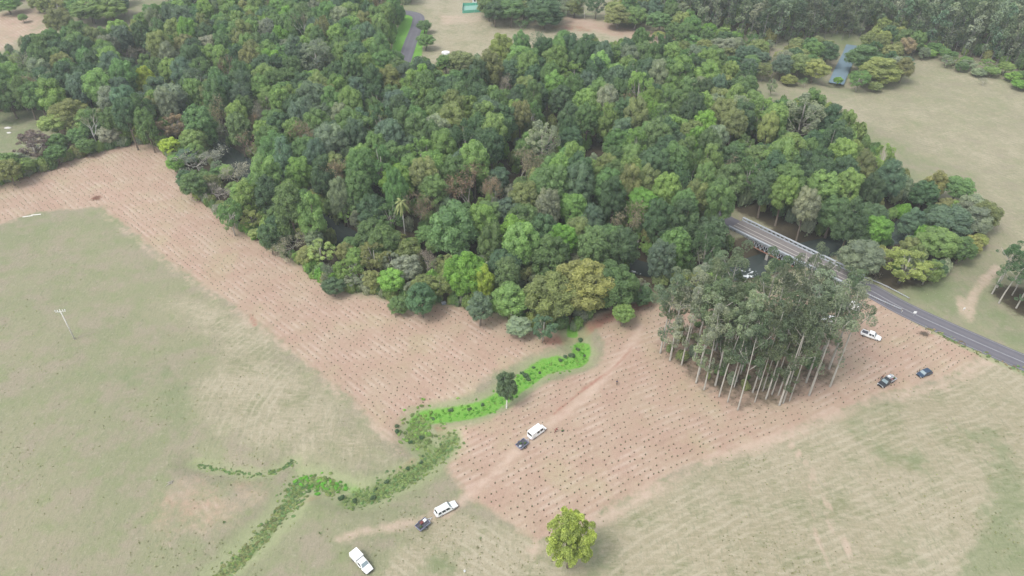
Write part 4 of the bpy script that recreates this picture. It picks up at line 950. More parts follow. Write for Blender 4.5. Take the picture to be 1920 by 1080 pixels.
# ------------------------------------------------------------------ the tall gum clump
front = [(1238, 662), (1256, 676), (1278, 684), (1301, 676), (1305, 718), (1320, 731), (1341, 723), (1348, 744), (1364, 754), (1383, 769), (1411, 736), (1415, 754), (1430, 733), (1436, 748), (1447, 740), (1459, 741), (1461, 760), (1468, 756), (1480, 752), (1517, 741), (1556, 725)]
fw = [at(x, y) for x, y in front]
cl = fill([(1236, 655), (1262, 640), (1310, 628), (1390, 622), (1470, 622), (1530, 640), (1560, 700), (1520, 728), (1450, 738), (1370, 742), (1310, 702)], 0, 4.1, 131)
inner = [(x, y, hz(x, y)) for x, y in cl if min((x - a) ** 2 + (y - b) ** 2 for a, b, _ in fw) > 6]
gl = sorted([('front', *q) for q in fw] + [('inner', *q) for q in inner], key=lambda q: q[1])
gi_ = {'front': 0, 'inner': 0, 'back': 0}
for row, x, y, z in gl:
    if row == 'inner' and proj(x, y, z)[1] < 668: row = 'back'
    H = rnd.uniform(24, 35)
    if row != 'front' and proj(x, y, z)[0] > 1470 and rnd.random() < 0.2: continue
    lim = 452 + rnd.uniform(0, 40) + (18 if x < flat(1300, 690)[0] else 0)
    while H > 14 and proj(x, y, z + H)[1] < lim: H -= 0.5
    if row != 'front':
        tt = clear_sight([dict(x=x, y=y, z=z, H=H, r=3.2)], [q for q in OPEN if q[0] in (1392, 1412, 1440, 1405)])
        if not tt: continue
        H = tt[0]['H']
    k = gi_[row]; gi_[row] += 1
    low = x < flat(1345, 720)[0]
    where = {'front': 'in the front row of the gum clump', 'inner': 'in the middle rows of the gum clump', 'back': 'in the back rows of the gum clump'}[row]
    hw = 'tall' if H > 28 else 'shorter'
    wide = x > flat(1500, 740)[0]
    tree('gum_tree', 'wide' if wide else 'gum', x, y, z, H, rnd.uniform(4.3, 5.2) if wide else rnd.uniform(3.4, 4.8) if low else rnd.uniform(3.0, 4.4), rnd.choice(['gum', 'gum', 'gum', 'greygreen']), protoi=rnd.choice([1, 4, 6, 6]) if low else None, label='%s pale trunked gum, %s from the left %s' % (hw, ('first' if k == 0 else ORD[k]), where), cat='gum tree', group='tall gum trees standing in the planting')
GUMS.sort(key=lambda t: (not vis(t), t['d'][2]))
n_g = 200; lab = []
for t in GUMS[:n_g]:
    o = tree('gum_tree', t['kind'], t['x'], t['y'], t['z'], t['H'], t['r'], t['tint'], cat='gum tree', group='gum trees in the far plantation' if t['kind'] == 'fargum' else 'gum trees beside the road')
    lab.append((o, t['d'][0], t['d'][1], t['kind']))
L0 = LAND; LAND = [(1330, 40, 'far pasture end'), (1480, 45, 'brownish bank tree'), (1580, 45, 'far river'), (1690, 60, 'rusty tree'), (1800, 90, 'line of far shrubs'), (1915, 110, 'right end of the shrub line'), (1900, 560, 'dirt track at right')]
relabel([(o, x, y, 'thin grey trunked' if k == 'fargum' else 'dark crowned pale trunked') for o, x, y, k in lab], 'gum'); LAND = L0
for t in GUMS: t['kind'] = 'fargum'
stuff_woods('gum_plantation', GUMS[n_g:], ['fargum'], 'dense far gum plantation covering the top right', 'forest')

# ------------------------------------------------------------------ seedlings in rows
sr = np.random.RandomState(3)
def seed_mesh(seed):
    rs = np.random.RandomState(seed); V = []; Fc = []; lv = []; mi = []
    ring = 7; V += [(0.26 * cos(2 * pi * k / ring) * rs.uniform(.8, 1.15), 0.26 * sin(2 * pi * k / ring) * rs.uniform(.8, 1.15), -0.03) for k in range(ring)]
    V += [(0.13 * cos(2 * pi * k / ring), 0.13 * sin(2 * pi * k / ring), 0.07) for k in range(ring)]
    Fc += [(k, (k + 1) % ring, ring + (k + 1) % ring, ring + k) for k in range(ring)] + [tuple(range(ring, 2 * ring))]; mi += [0] * (ring + 1); lv += [0.3] * (2 * ring)
    c = np.array([0, 0, 0.26]) + rs.normal(0, 0.08, (10, 3)); q = cards(rs, c, unit(rs, 10), 0.20, 1.0); n0 = len(V)
    V += [tuple(v) for v in q]; Fc += [tuple(n0 + 4 * i + j for j in range(4)) for i in range(10)]; mi += [1] * 10; lv += list(np.repeat(rs.uniform(0, 1, 10), 4))
    return mesh('seedling', V, Fc, [M['soil'], M['leaf']], lv=lv, mi=mi)
seed_protos = [seed_mesh(s) for s in (1, 2, 3)]
pts = []
track = smooth([flat(x, y) for x, y in ((836, 958), (880, 925), (985, 832), (1100, 740), (1180, 650), (1200, 610))], 3)
for poly, rd in ((mulchA, row_dir_A), (mulchB, row_dir_B)):
    nd = np.array([-rd[1], rd[0]]); a = poly @ rd; b = poly @ nd
    uu, vv = np.meshgrid(np.arange(a.min(), a.max(), 1.5), np.arange(math.ceil(b.min() / 1.75) * 1.75, b.max(), 1.75)); uu = uu + (np.arange(uu.shape[0])[:, None] % 2) * 0.9
    off = -0.9 * np.sin(uu / 16.0) if poly is mulchB else 0
    q = (uu[..., None] * rd + (vv + off)[..., None] * nd).reshape(-1, 2) + sr.normal(0, 0.21, (uu.size, 2))
    q = q[(sdist(q, poly) < -1.0)]; pts.append(q)
pts = np.vstack(pts); pts = pts[(d_line(pts, track) > 1.5) & (d_line(pts, GULLY) > 4.5)]
pts = pts[sr.uniform(0, 1, len(pts)) > 0.16]
gum_xy = np.array([[q[1], q[2]] for q in gl]); pts = pts[np.array([np.min(np.sum((gum_xy - p) ** 2, 1)) > 1.2 for p in pts])]
pts = pts[(pts[:, 0] > flat(185, 380)[0]) | True]
zz = height(pts); order = np.argsort([proj(x, y, z)[2] for (x, y), z in zip(pts, zz)])
sd_obj = []
for n_, i in enumerate(order[:300]):
    if n_ < 3:
        o = link('seedling', seed_protos[n_]); o['tint'] = TINT['dark']
    else:
        o = sd_obj[n_ % 3].copy(); col.objects.link(o)
    o.location = (pts[i][0], pts[i][1], zz[i]); o.rotation_euler = (0, 0, sr.uniform(0, 6.28)); s = sr.uniform(0.65, 0.95); o.scale = (s, s, s)
    tag(o, 'tiny newly planted seedling on a dark spot of dug soil in the nearest rows', 'seedling', 'seedlings planted in rows'); sd_obj.append(o)
scatter('seedling_rows', [(pts[i][0], pts[i][1], zz[i], sr.uniform(0, 6.28), (sr.uniform(.55, .85),) * 3, TINT['dark'], int(sr.randint(3))) for i in order[300:]], [sd_obj[:3]], 'thousands of planted seedlings dotted in rows over the pink mulch', 'seedlings')

# ------------------------------------------------------------------ grass tussocks and gully growth
tm_ = [tuftm(s) for s in (1, 2, 3)]
tf = []
for i, m_ in enumerate(tm_):
    o = link('grass_tussock', m_, loc=at(*((900, 1010), (600, 1000), (420, 980))[i])); o['tint'] = TINT['mid']
    tag(o, ['dark green tussock beside the vehicle track at the bottom', 'small green tussock on the pasture left of the white box canopy utility', 'green tussock on the pasture by the gully bottom left'][i], 'tussock'); tf.append(o)
def in_view(n, rs, ylo, yhi):
    return [(rs.uniform(-40, 1960), ylo + (yhi - ylo) * rs.uniform(0, 1) ** 0.6) for _ in range(n)]
items = []
for x, y in in_view(9000, rnd, 330, 1110):
    w = at(x, y); pt = np.array([[w[0], w[1]]])
    items.append((w[0], w[1], w[2], rnd.uniform(0, 6.28), (rnd.uniform(.22, .55),) * 3, vary((0.27, 0.285, 0.165), rnd, 0.35), rnd.randrange(3)))
ip = np.array([i[:2] for i in items]); ok = (sdist(ip, mulchA) > 0.5) & (sdist(ip, mulchB) > 0.5) & (d_line(ip, ROAD) > 4.5) & (d_line(ip, np.array([BRA, BRB])) > 6) & (d_line(ip, RIVER) > 14)
ok &= np.array([rnd.random() for _ in ip]) < 0.12 + 0.9 * np.clip(np.sin(ip[:, 0] / 9.0 + 2 * np.sin(ip[:, 1] / 13)) * np.sin(ip[:, 1] / 7.0 + np.sin(ip[:, 0] / 17)), 0, 1)
for pp in forest_polys_px: ok &= sdist(ip, poly_w(pp)) > 1.0
scatter('pasture_grass', [i for i, k in zip(items, ok) if k], [tf], 'scattered tussocks of grass over the pale pasture', 'grass')
bs = []
for i, ((x, y), lb) in enumerate((((1088, 640), 'dark clump at the top of the bright green gully'), ((1072, 668), 'dark clump near the bend of the bright green gully'), ((985, 706), 'dark clump in the bright green gully right of the lone gum'))):
    w = at(x, y); o = empty('shrub', w, rnd.uniform(0, 6), lb, 'shrub', 'dark shrubs in the gully', scale=(0.9, 0.9, 0.9)); c = link('foliage', PR['bush'][i][0][0], o); c['tint'] = TINT['dark']; bs.append(c)
dk = [(1083, 656), (1096, 668), (1060, 670), (1050, 676), (1000, 690), (978, 700), (990, 712), (1012, 700), (968, 724), (955, 735), (905, 760), (880, 768), (845, 770), (812, 786), (745, 800), (770, 830), (790, 822), (705, 918), (725, 905), (640, 935), (665, 940), (700, 935), (765, 880), (790, 868), (745, 810)]
lab = []
for x, y in dk:
    w = at(x, y); s = rnd.uniform(0.4, 0.75); o = empty('shrub', w, rnd.uniform(0, 6), None, 'shrub', 'dark shrubs in the gully', scale=(s, s, s * .9)); c = link('foliage', PR['bush'][rnd.randrange(3)][0][0], o); c['tint'] = vary(TINT['dark'], rnd)
    lab.append((o, x, y, 'small dark'))
L0 = LAND; LAND = [(1088, 640, 'gully top'), (940, 710, 'lone gum'), (845, 825, 'gully elbow'), (738, 800, 'planting corner'), (700, 930, 'fern bank')]
relabel(lab, 'gully shrub'); LAND = L0
items = []
def along(L, n, spread, tints, srange, dmax=None):
    L = resample(np.array(L), 0.5)
    for _ in range(n):
        p = L[rnd.randrange(len(L))] + np.array([rnd.gauss(0, spread), rnd.gauss(0, spread)]); s = rnd.uniform(*srange)
        items.append((p[0], p[1], hz(*p), rnd.uniform(0, 6.28), (s * rnd.uniform(.9, 1.4), s, s * rnd.uniform(.28, .55)), vary(TINT[rnd.choice(tints)], rnd, .25), rnd.randrange(3)))
Wp = lambda pts: smooth([flat(x, y) for x, y in pts], 3)
along(Wp([(1088, 645), (1080, 672), (1020, 686), (975, 714), (920, 752), (860, 766), (800, 776)]), 260, 1.3, ['lush', 'lush', 'bright'], (.2, .42))
along(Wp([(790, 776), (778, 800), (790, 818)]), 180, 1.9, ['fern', 'bright', 'fern'], (.25, .55))
along(Wp([(850, 818), (820, 845), (775, 880), (730, 908), (690, 928), (655, 938)]), 620, 1.4, ['fern', 'fern', 'mid', 'fern'], (.16, .42))
along(Wp([(640, 912), (600, 905), (560, 900)]), 110, 1.0, ['fern', 'lush'], (.25, .6))
along(Wp([(545, 945), (520, 968), (490, 1005), (450, 1045), (400, 1085), (350, 1130)]), 480, 0.9, ['fern', 'olive', 'olive', 'mid'], (.18, .42))
along(Wp([(560, 905), (552, 925), (540, 950)]), 130, 1.2, ['fern', 'mid'], (.2, .45))
along(Wp([(370, 876), (430, 886), (500, 890), (548, 868)]), 90, 0.4, ['fern', 'mid'], (.2, .4))
along(Wp([(1740, 615), (1800, 645), (1850, 668), (1940, 705)]), 70, 0.7, ['mid', 'olive', 'brown'], (.2, .5))
along(Wp([(612, 440), (640, 432), (668, 445)]), 60, 1.6, ['lush', 'bright'], (.5, 1.2)); along(Wp([(1385, 478), (1408, 474)]), 30, 1.5, ['lush'], (.5, 1.1))
scatter('gully_vegetation', items, [bs], 'ferns and rank green grass crowding the winding gully', 'ground cover')

# ------------------------------------------------------------------ bridge
bv = BRB - BRA; BL = float(np.linalg.norm(bv)); bang = atan2(bv[1], bv[0])
br = empty('bridge', (BRA[0], BRA[1], 0), bang, 'steel truss road bridge with pale rails crossing the river', 'bridge')
DW = 3.6; ZD = 0.12
M['deck'] = simple('worn timber and asphalt deck', (0.17, 0.155, 0.15), 0.9, var=0.25, scale=0.8)
mb = MB(); mb.box(0, BL, -DW, DW, ZD - 0.35, ZD); mb.build('deck', M['deck'], br)
for yy in (-0.95, 0.95):
    mb = MB(); mb.box(0.05, BL - 0.05, yy - 0.16, yy + 0.16, ZD + 0.004, ZD + 0.03); mb.build('running_strip', M['concrete'], br)
mb = MB(); x = 0.4
while x < BL - 0.4: mb.box(x, x + 0.3, -DW - 0.25, DW + 0.25, ZD - 0.85, ZD - 0.36); x += 3.0
mb.build('cross_beams', M['rust'], br)
for sgn in (-1, 1):
    y0 = sgn * (DW + 0.35); t = MB(); t.box(0, BL, y0 - 0.28, y0 + 0.28, 0.95, 1.22)
    tr_ = t.build('truss', M['lightgrey'], br)
    t = MB(); t.box(0, BL, y0 - 0.16, y0 + 0.16, -2.05, -1.78); t.build('bottom_chord', M['rust'], tr_)
    t = MB(); n = int(BL / 1.5); st = BL / n
    for i in range(n + 1):
        t.tube([(i * st, y0, -1.8), (i * st, y0, 0.95)], 0.10, 4)
        if i < n:
            t.tube([(i * st, y0 + .03, -1.78), ((i + 1) * st, y0 + .03, 0.95)], 0.075, 4); t.tube([((i + 1) * st, y0 - .03, -1.78), (i * st, y0 - .03, 0.95)], 0.075, 4)
    t.build('lattice', M['lightgrey'], tr_)
    t = MB(); t.box(0, BL, sgn * DW - 0.12, sgn * DW + 0.12, ZD + 0.002, ZD + 0.32); t.build('kerb', M['lightgrey'], br)
for px_ in (0.4, BL * 0.36, BL * 0.68, BL - 0.4):
    t = MB(); t.box(px_ - 0.45, px_ + 0.45, -DW - 0.4, DW + 0.4, -7, -2.1 if 1 < px_ < BL - 1 else -0.9); t.build('pier', M['concrete'], br, bevel=0.05)
LAND.append((1500, 470, 'bridge'))

def rail(px_pts, label, z0=0.75):
    L = resample(smooth([at(x, y)[:2] for x, y in px_pts], 3), 2.0); o = empty('guardrail', (L[0][0], L[0][1], hz(*L[0])), 0, label, 'guardrail', 'guardrails beside the road')
    t = MB(); c = [np.array([q[0] - L[0][0], q[1] - L[0][1], hz(*q) - hz(*L[0])]) for q in L]; rings = []
    T = np.gradient(L, axis=0)
    for p, tt in zip(c, T):
        tt = tt / np.linalg.norm(tt); n_ = np.array([-tt[1], tt[0], 0]); rings.append([p + n_ * a + np.array([0, 0, z]) for a, z in ((-.04, .48), (.05, .55), (-.02, .62), (.05, .69), (-.04, .78), (-.09, .78), (-.09, .48))])
    t.loft(rings); t.build('rail', M['steel'], o)
    for p in c: t = MB(); t.box(p[0] - .06, p[0] + .06, p[1] - .06, p[1] + .06, p[2] - .4, p[2] + .82); t.build('post', M['timber'], o)
rail([(1618, 522), (1645, 532), (1672, 545), (1704, 562)], 'pale steel guardrail on the far side of the road past the bridge')
rail([(1600, 541), (1630, 556), (1660, 570), (1690, 583)], 'steel guardrail on the planted side of the road past the bridge')

# ------------------------------------------------------------------ vehicles
def lerp(a, b, t): return np.array(a, float) * (1 - t) + np.array(b, float) * t
def facequad(c, u0, u1, v0, v1, off=0.012, th=0.02):
    """slab standing proud of the face with corners c=(a,b,c,d): u along a->b, v along a->d"""
    a, b, cc, d = [np.array(q, float) for q in c]; P_ = lambda u, v: (a * (1 - u) + b * u) * (1 - v) + (d * (1 - u) + cc * u) * v
    n = np.cross(b - a, d - a); n /= np.linalg.norm(n); q = [P_(u0, v0), P_(u1, v0), P_(u1, v1), P_(u0, v1)]
    t = MB(); t.add([p - n * th for p in q] + [p + n * off for p in q], [(0, 3, 2, 1), (4, 5, 6, 7), (0, 1, 5, 4), (1, 2, 6, 5), (2, 3, 7, 6), (3, 0, 4, 7)]); return t
def rr(x, w, z0, z1, c=0.12): return [(x, -w + c, z0), (x, w - c, z0), (x, w, z0 + c), (x, w, z1 - c), (x, w - c, z1), (x, -w + c, z1), (x, -w, z1 - c), (x, -w, z0 + c)]
def wheel(o, x, y, r=0.38, w=0.24):
    s = 1 if y > 0 else -1; t = MB(); rings = []
    for yy, q in ((-w / 2, r * 0.72), (-w / 2, r * 0.93), (-w / 2 + .03, r), (w / 2 - .03, r), (w / 2, r * 0.93), (w / 2, r * 0.72)):
        rings.append([(q * cos(a), yy, q * sin(a)) for a in np.linspace(0, 2 * pi, 17)[:-1]])
    t.loft(rings, cap=False); ho = empty('wheel', (x, y, r)); ho.parent = o; t.build('tyre', M['rubber'], ho, sm=True)
    t = MB(); t.loft([[(q * cos(a), yy, q * sin(a)) for a in np.linspace(0, 2 * pi, 17)[:-1]] for yy, q in ((s * -w * .3, r * .7), (s * w * .42, r * .7), (s * w * .3, r * .3), (s * w * .46, r * .12))]); t.build('rim', M['alloy'], ho)
def vehicle(kind, rear, front, paint, label, cat, name, L=5.2, W=1.85, stretch=1.0, cargo=None):
    a = np.array(at(*rear)); b = np.array(at(*front)); c = (a + b) / 2; ang = atan2(b[1] - a[1], b[0] - a[0])
    o = empty(name, (c[0], c[1], hz(c[0], c[1])), ang, label, cat, scale=(.94, .94, .94)); h = L / 2; w = W / 2; P_ = M[paint]
    hood = {'van': 0.55, 'car': 0.95}.get(kind, 1.15); belt = 0.98 if kind != 'car' else 0.88; roof = {'van': 2.15, 'car': 1.5, 'wagon': 1.85}.get(kind, 1.80)
    t = MB(); bed = kind in ('dual', 'tray', 'box')
    xr = -h; st = [rr(-h, w * .90, .42, belt - .08), rr(-h + .12, w * .97, .34, belt), rr(-h * .3, w, .32, belt), rr(h - hood - .3, w, .32, belt + .02), rr(h - .55, w * .96, .34, belt - .06), rr(h - .12, w * .88, .38, belt - .18), rr(h, w * .78, .45, belt - .3)]
    if kind == 'tray' or kind == 'box':
        st = [rr(-0.35, w * .97, .34, belt)] + st[3:]
    t.loft(st); body = t.build('body', P_, o, bevel=0.03)
    if kind == 'van': x0, x1, x2, x3 = -h + .03, h - hood - .05, -h + .12, h - hood - .75
    elif kind == 'wagon': x0, x1, x2, x3 = -h + .04, h - hood - .15, -h + .32, h - hood - .95
    elif kind == 'dual': x0, x1, x2, x3 = -h * .30, h - hood - .15, -h * .24, h - hood - .85
    elif kind == 'car': x0, x1, x2, x3 = -h + .15, h - hood - .05, -h + .75, h - hood - .85
    else: x0, x1, x2, x3 = -0.32, h - hood - .15, -0.25, h - hood - .85
    wt = w * (.93 if kind == 'van' else .78); wb = w * .97; zb = belt - .03; zt = roof
    A, B, C_, D = (x0, -wb, zb), (x1, -wb, zb), (x1, wb, zb), (x0, wb, zb); a_, b_, c_, d_ = (x2, -wt, zt), (x3, -wt, zt), (x3, wt, zt), (x2, wt, zt)
    t = MB(); t.add([A, B, C_, D, a_, b_, c_, d_], [(0, 3, 2, 1), (4, 5, 6, 7), (0, 1, 5, 4), (1, 2, 6, 5), (2, 3, 7, 6), (3, 0, 4, 7)]); t.build('cabin', P_, body, bevel=0.07)
    facequad((B, C_, c_, b_), .07, .93, .12, .86).build('windscreen', M['glass_b'], o)
    facequad((D, A, a_, d_), .1, .9, .25, .85).build('rear_window', M['glass'], o)
    nw = {'van': [(.42, .62), (.68, .90)], 'wagon': [(.06, .27), (.33, .58), (.62, .88)], 'dual': [(.12, .48), (.55, .90)], 'car': [(.12, .34), (.38, .62), (.66, .9)]}.get(kind, [(.15, .85)])
    for u0, u1 in nw:
        facequad((A, B, b_, a_), u0, u1, .16, .82).build('window', M['glass'], o); facequad((C_, D, d_, c_), 1 - u1, 1 - u0, .16, .82).build('window', M['glass'], o)
    for sx in (h - .95, -h + 1.0):
        for sy in (-w + .12, w - .12): wheel(o, sx, sy)
    for sy in (-1, 1):
        t = MB(); t.box(h - .16, h + .015, sy * w * .70 - .17, sy * w * .70 + .17, belt - .42, belt - .26); t.build('headlight', M['lamp_clear'], o, bevel=.02)
        t = MB(); t.box(-h - .015, -h + .06, sy * w * .84 - .08, sy * w * .84 + .08, .62, .86); t.build('tail_light', M['lamp_red'], o)
        t = MB(); t.box(x1 - .35, x1 - .20, sy * (w + .12) - .10, sy * (w + .12) + .10, zb + .06, zb + .26); t.build('mirror', M['black'], o, bevel=.02)
    t = MB(); t.box(h - .06, h + .10, -w * .8, w * .8, .36, .55); t.build('front_bumper', M['black'] if kind != 'van' else P_, o, bevel=.03)
    t = MB(); t.box(-h - .12, -h + .04, -w * .85, w * .85, .42, .56); t.build('rear_bumper', M['steel'], o, bevel=.02)
    if kind == 'dual':   # dark open tub behind the cabin, walls standing round it
        t = MB(); xa, xb = -h + .1, x0 - .06; t.box(xa + .06, xb - .06, -w + .16, w - .16, belt + .004, belt + .03); t.build('tub_liner', M['greytray'], o)
        t = MB(); t.box(xa, xb, -w + .02, -w + .12, belt - .02, belt + .22); t.box(xa, xb, w - .12, w - .02, belt - .02, belt + .22); t.box(xa, xa + .06, -w + .12, w - .12, belt - .02, belt + .22); t.build('tub_sides', P_, o, bevel=.02)
    if kind in ('tray', 'box'):
        t = MB(); xa, xb = -h, -.42; t.box(xa, xb, -w - .02, w + .02, .86, .96); t.box(xa + .3, h - 1.6, -.45, .45, .42, .70); t.build('tray', M['steel'] if kind == 'tray' else P_, o)
        if kind == 'box':
            t = MB(); t.box(xa + .02, xb, -w, w, .965, 2.05); t.build('canopy', P_, o, bevel=.06)
            t = MB(); t.box(xa - .01, xa + .015, -w + .15, w - .15, 1.1, 1.9); t.build('canopy_door', M['lightgrey'], o)
            for q in (0.3, 0.62):
                t = MB(); xx = xa + (xb - xa) * q; t.box(xx - .02, xx + .02, -w + .05, w - .05, 2.052, 2.07); t.build('roof_seam', M['lightgrey'], o)
        else:
            t = MB(); t.box(xa, xb, -w - .02, -w + .03, .965, 1.22); t.box(xa, xb, w - .03, w + .02, .965, 1.22); t.box(xa, xa + .05, -w + .03, w - .03, .965, 1.22); t.build('tray_sides', M['steel'], o)
            t = MB()
            for yy in (-w + .1, w - .1): t.tube([(xb - .05, yy, .96), (xb - .05, yy, 1.95)], .035, 6)
            t.tube([(xb - .05, -w + .1, 1.95), (xb - .05, w - .1, 1.95)], .035, 6); t.build('headboard', M['lightgrey'], o)
            t = MB(); t.tube([(h + .12, -w * .7, .5), (h + .16, -w * .7, 1.0), (h + .16, w * .7, 1.0), (h + .12, w * .7, .5)], .04, 6); t.build('bull_bar', M['lightgrey'], o)
    if kind == 'wagon':
        t = MB()
        for yy in (-wt + .12, wt - .12): t.tube([(x2 + .2, yy, zt + .05), (x3 - .2, yy, zt + .05)], .03, 6)
        t.build('roof_rails', M['lightgrey'], o)
    return o, ang
vehicle('box', (667, 1045), (691, 1071), 'white', 'white single cab utility with a boxy white canopy at the bottom edge', 'utility', 'utility_truck', L=5.6, W=1.9)
vehicle('wagon', (819, 966), (854, 948), 'white', 'white four wheel drive wagon on the grass with a laden trailer behind it', 'wagon', 'station_wagon', L=5.2, W=1.9)
vehicle('van', (993, 823), (1020, 803), 'white', 'tall white van on the mulch between the planting rows', 'van', 'van', L=5.0, W=1.9)
vehicle('dual', (1617, 627), (1647, 637), 'white', 'white twin cab utility clear of the gum trees near the road', 'utility', 'utility_truck', L=5.3, W=1.9)
vehicle('tray', (1674, 711), (1648, 726), 'black', 'dark tray back utility carrying plants beside two people', 'utility', 'utility_truck', L=5.4, W=1.95)
vehicle('car', (1742, 699), (1722, 706), 'navy', 'dark blue car parked alone at the right end of the planting', 'car', 'parked_car', L=4.3, W=1.8)
vehicle('wagon', (1568, 607), (1544, 600), 'white', 'white wagon half hidden under the right hand gum branches', 'wagon', 'station_wagon', L=5.0)
vehicle('van', (1602, 580), (1583, 574), 'white', 'white van mostly hidden by gum leaves close to the road', 'van', 'van', L=4.9)

def trailer(c_px, toward_px, label, loads, gname):
    a = np.array(at(*c_px)); b = np.array(at(*toward_px)); ang = atan2(b[1] - a[1], b[0] - a[0]); z = hz(a[0], a[1])
    o = empty('trailer', (a[0], a[1], z), ang, label, 'trailer')
    t = MB(); t.box(-1.3, 1.3, -.85, .85, .55, .62); t.build('bed', M['greytray'], o)
    t = MB()
    for s in (-1, 1): t.box(-1.32, 1.32, s * .87 - .025, s * .87 + .025, .55, .92)
    t.box(1.295, 1.345, -.845, .845, .55, .92); t.box(-1.345, -1.295, -.845, .845, .55, .92); t.build('side_panels', M['bluegrey'], o)
    t = MB(); t.tube([(1.3, -.5, .5), (2.2, 0, .48)], .05, 5); t.tube([(1.3, .5, .5), (2.2, 0, .48)], .05, 5); t.tube([(2.15, 0, .48), (2.55, 0, .5)], .05, 6); t.build('drawbar', M['steel'], o)
    t = MB(); t.tube([(0, -.95, .33), (0, .95, .33)], .04, 6); t.build('axle', M['black'], o)
    for s in (-1, 1):
        wheel(o, 0, s * 1.02, r=.32, w=.2)
        t = MB(); t.loft([[(.42 * cos(q) * k, s * 1.02 + d * .13, .33 + .42 * sin(q) * k) for k, d in ((1, -1), (1, 1), (.94, 1), (.94, -1))] for q in np.linspace(.25, pi - .25, 7)]); t.build('mudguard', M['black'], o)
        t = MB(); t.box(-1.37, -1.346, s * .7 - .08, s * .7 + .08, .6, .72); t.build('tail_light', M['lamp_red'], o)
    ca, sa = cos(ang), sin(ang)
    for (lx, ly, kind, lab_, cat) in loads:
        w = (a[0] + ca * lx - sa * ly, a[1] + sa * lx + ca * ly, z + .62); load(kind, w, ang, lab_, cat)
def load(kind, w, ang, lab_, cat, group=None):
    o = empty({'tub': 'storage_tub', 'tray': 'seedling_tray', 'crate': 'crate', 'bag': 'bag'}[kind], w, ang + rnd.uniform(-.15, .15), lab_, cat, group)
    if kind == 'tray':
        t = MB(); t.box(-.32, .32, -.24, .24, 0, .12); t.build('tray_base', M['black'], o, bevel=.01); c = link('seedlings', PR['bush'][rnd.randrange(3)][0][0], o); c.scale = (.3, .22, .3); c.location = (0, 0, .08); c['tint'] = TINT['mid']
    elif kind == 'bag':
        t = MB(); V, Fc = ICO2; t.add([(v[0] * .4, v[1] * .28, v[2] * .2 + .18) for v in V], Fc); t.build('sack', M['lightgrey'], o, sm=True); t = MB(); t.tube([(.3, 0, .2), (.45, 0, .26)], .05, 6); t.build('tied_neck', M['timber'], o)
    else:
        m_ = M['white'] if kind == 'tub' else M['maroon']; t = MB(); t.loft([[(-.30, -.22, 0), (.30, -.22, 0), (.30, .22, 0), (-.30, .22, 0)], [(-.36, -.27, .36), (.36, -.27, .36), (.36, .27, .36), (-.36, .27, .36)]]); t.build('box', m_, o, bevel=.015)
        t = MB(); t.box(-.38, .38, -.29, .29, .362, .40); t.build('lid', m_, o, bevel=.01)
    return o
trailer((793, 987), (819, 966), 'small trailer with charcoal bed coupled behind the white wagon', [(.75, .3, 'tub', 'white tub at the front of the trailer behind the white wagon', 'tub'), (.1, .35, 'crate', 'dark red crate in the middle of the trailer behind the white wagon', 'crate'), (-.6, -.2, 'tray', 'tray of seedlings at the back of the trailer behind the white wagon', 'seedling tray')], 'a')
trailer((979, 836), (996, 822), 'blue grey trailer standing directly behind the white van', [(.6, -.3, 'tray', 'front tray of seedlings in the trailer behind the van', 'seedling tray'), (-.1, .3, 'tray', 'middle tray of seedlings in the trailer behind the van', 'seedling tray'), (-.8, -.2, 'bag', 'pale sack lying at the back of the trailer behind the van', 'sack')], 'b')
# load on the dark tray utility
a = np.array(at(1661, 719)); b = np.array(at(1648, 726)); ang = atan2(b[1] - a[1], b[0] - a[0]); a = (np.array(at(1674, 711)) + np.array(at(1648, 726))) / 2
for lx, ly, kd, lb, ct in ((-1.0, .45, 'crate', 'dark red crate on the tray nearest the cab of the dark utility', 'crate'), (-2.0, .4, 'tray', 'tray of seedlings at the tail of the dark utility', 'seedling tray'), (-1.2, -.5, 'tub', 'white tub on the tray of the dark utility', 'tub'), (-2.1, -.45, 'bag', 'pale sack on the tail of the dark utility', 'sack')):
    load(kd, (a[0] + cos(ang) * lx - sin(ang) * ly, a[1] + sin(ang) * lx + cos(ang) * ly, hz(a[0], a[1]) + .96), ang, lb, ct)
w = at(1055, 808); load('tray', w, .4, 'blue grey tray of seedlings on the ground beside the bending planter', 'seedling tray')

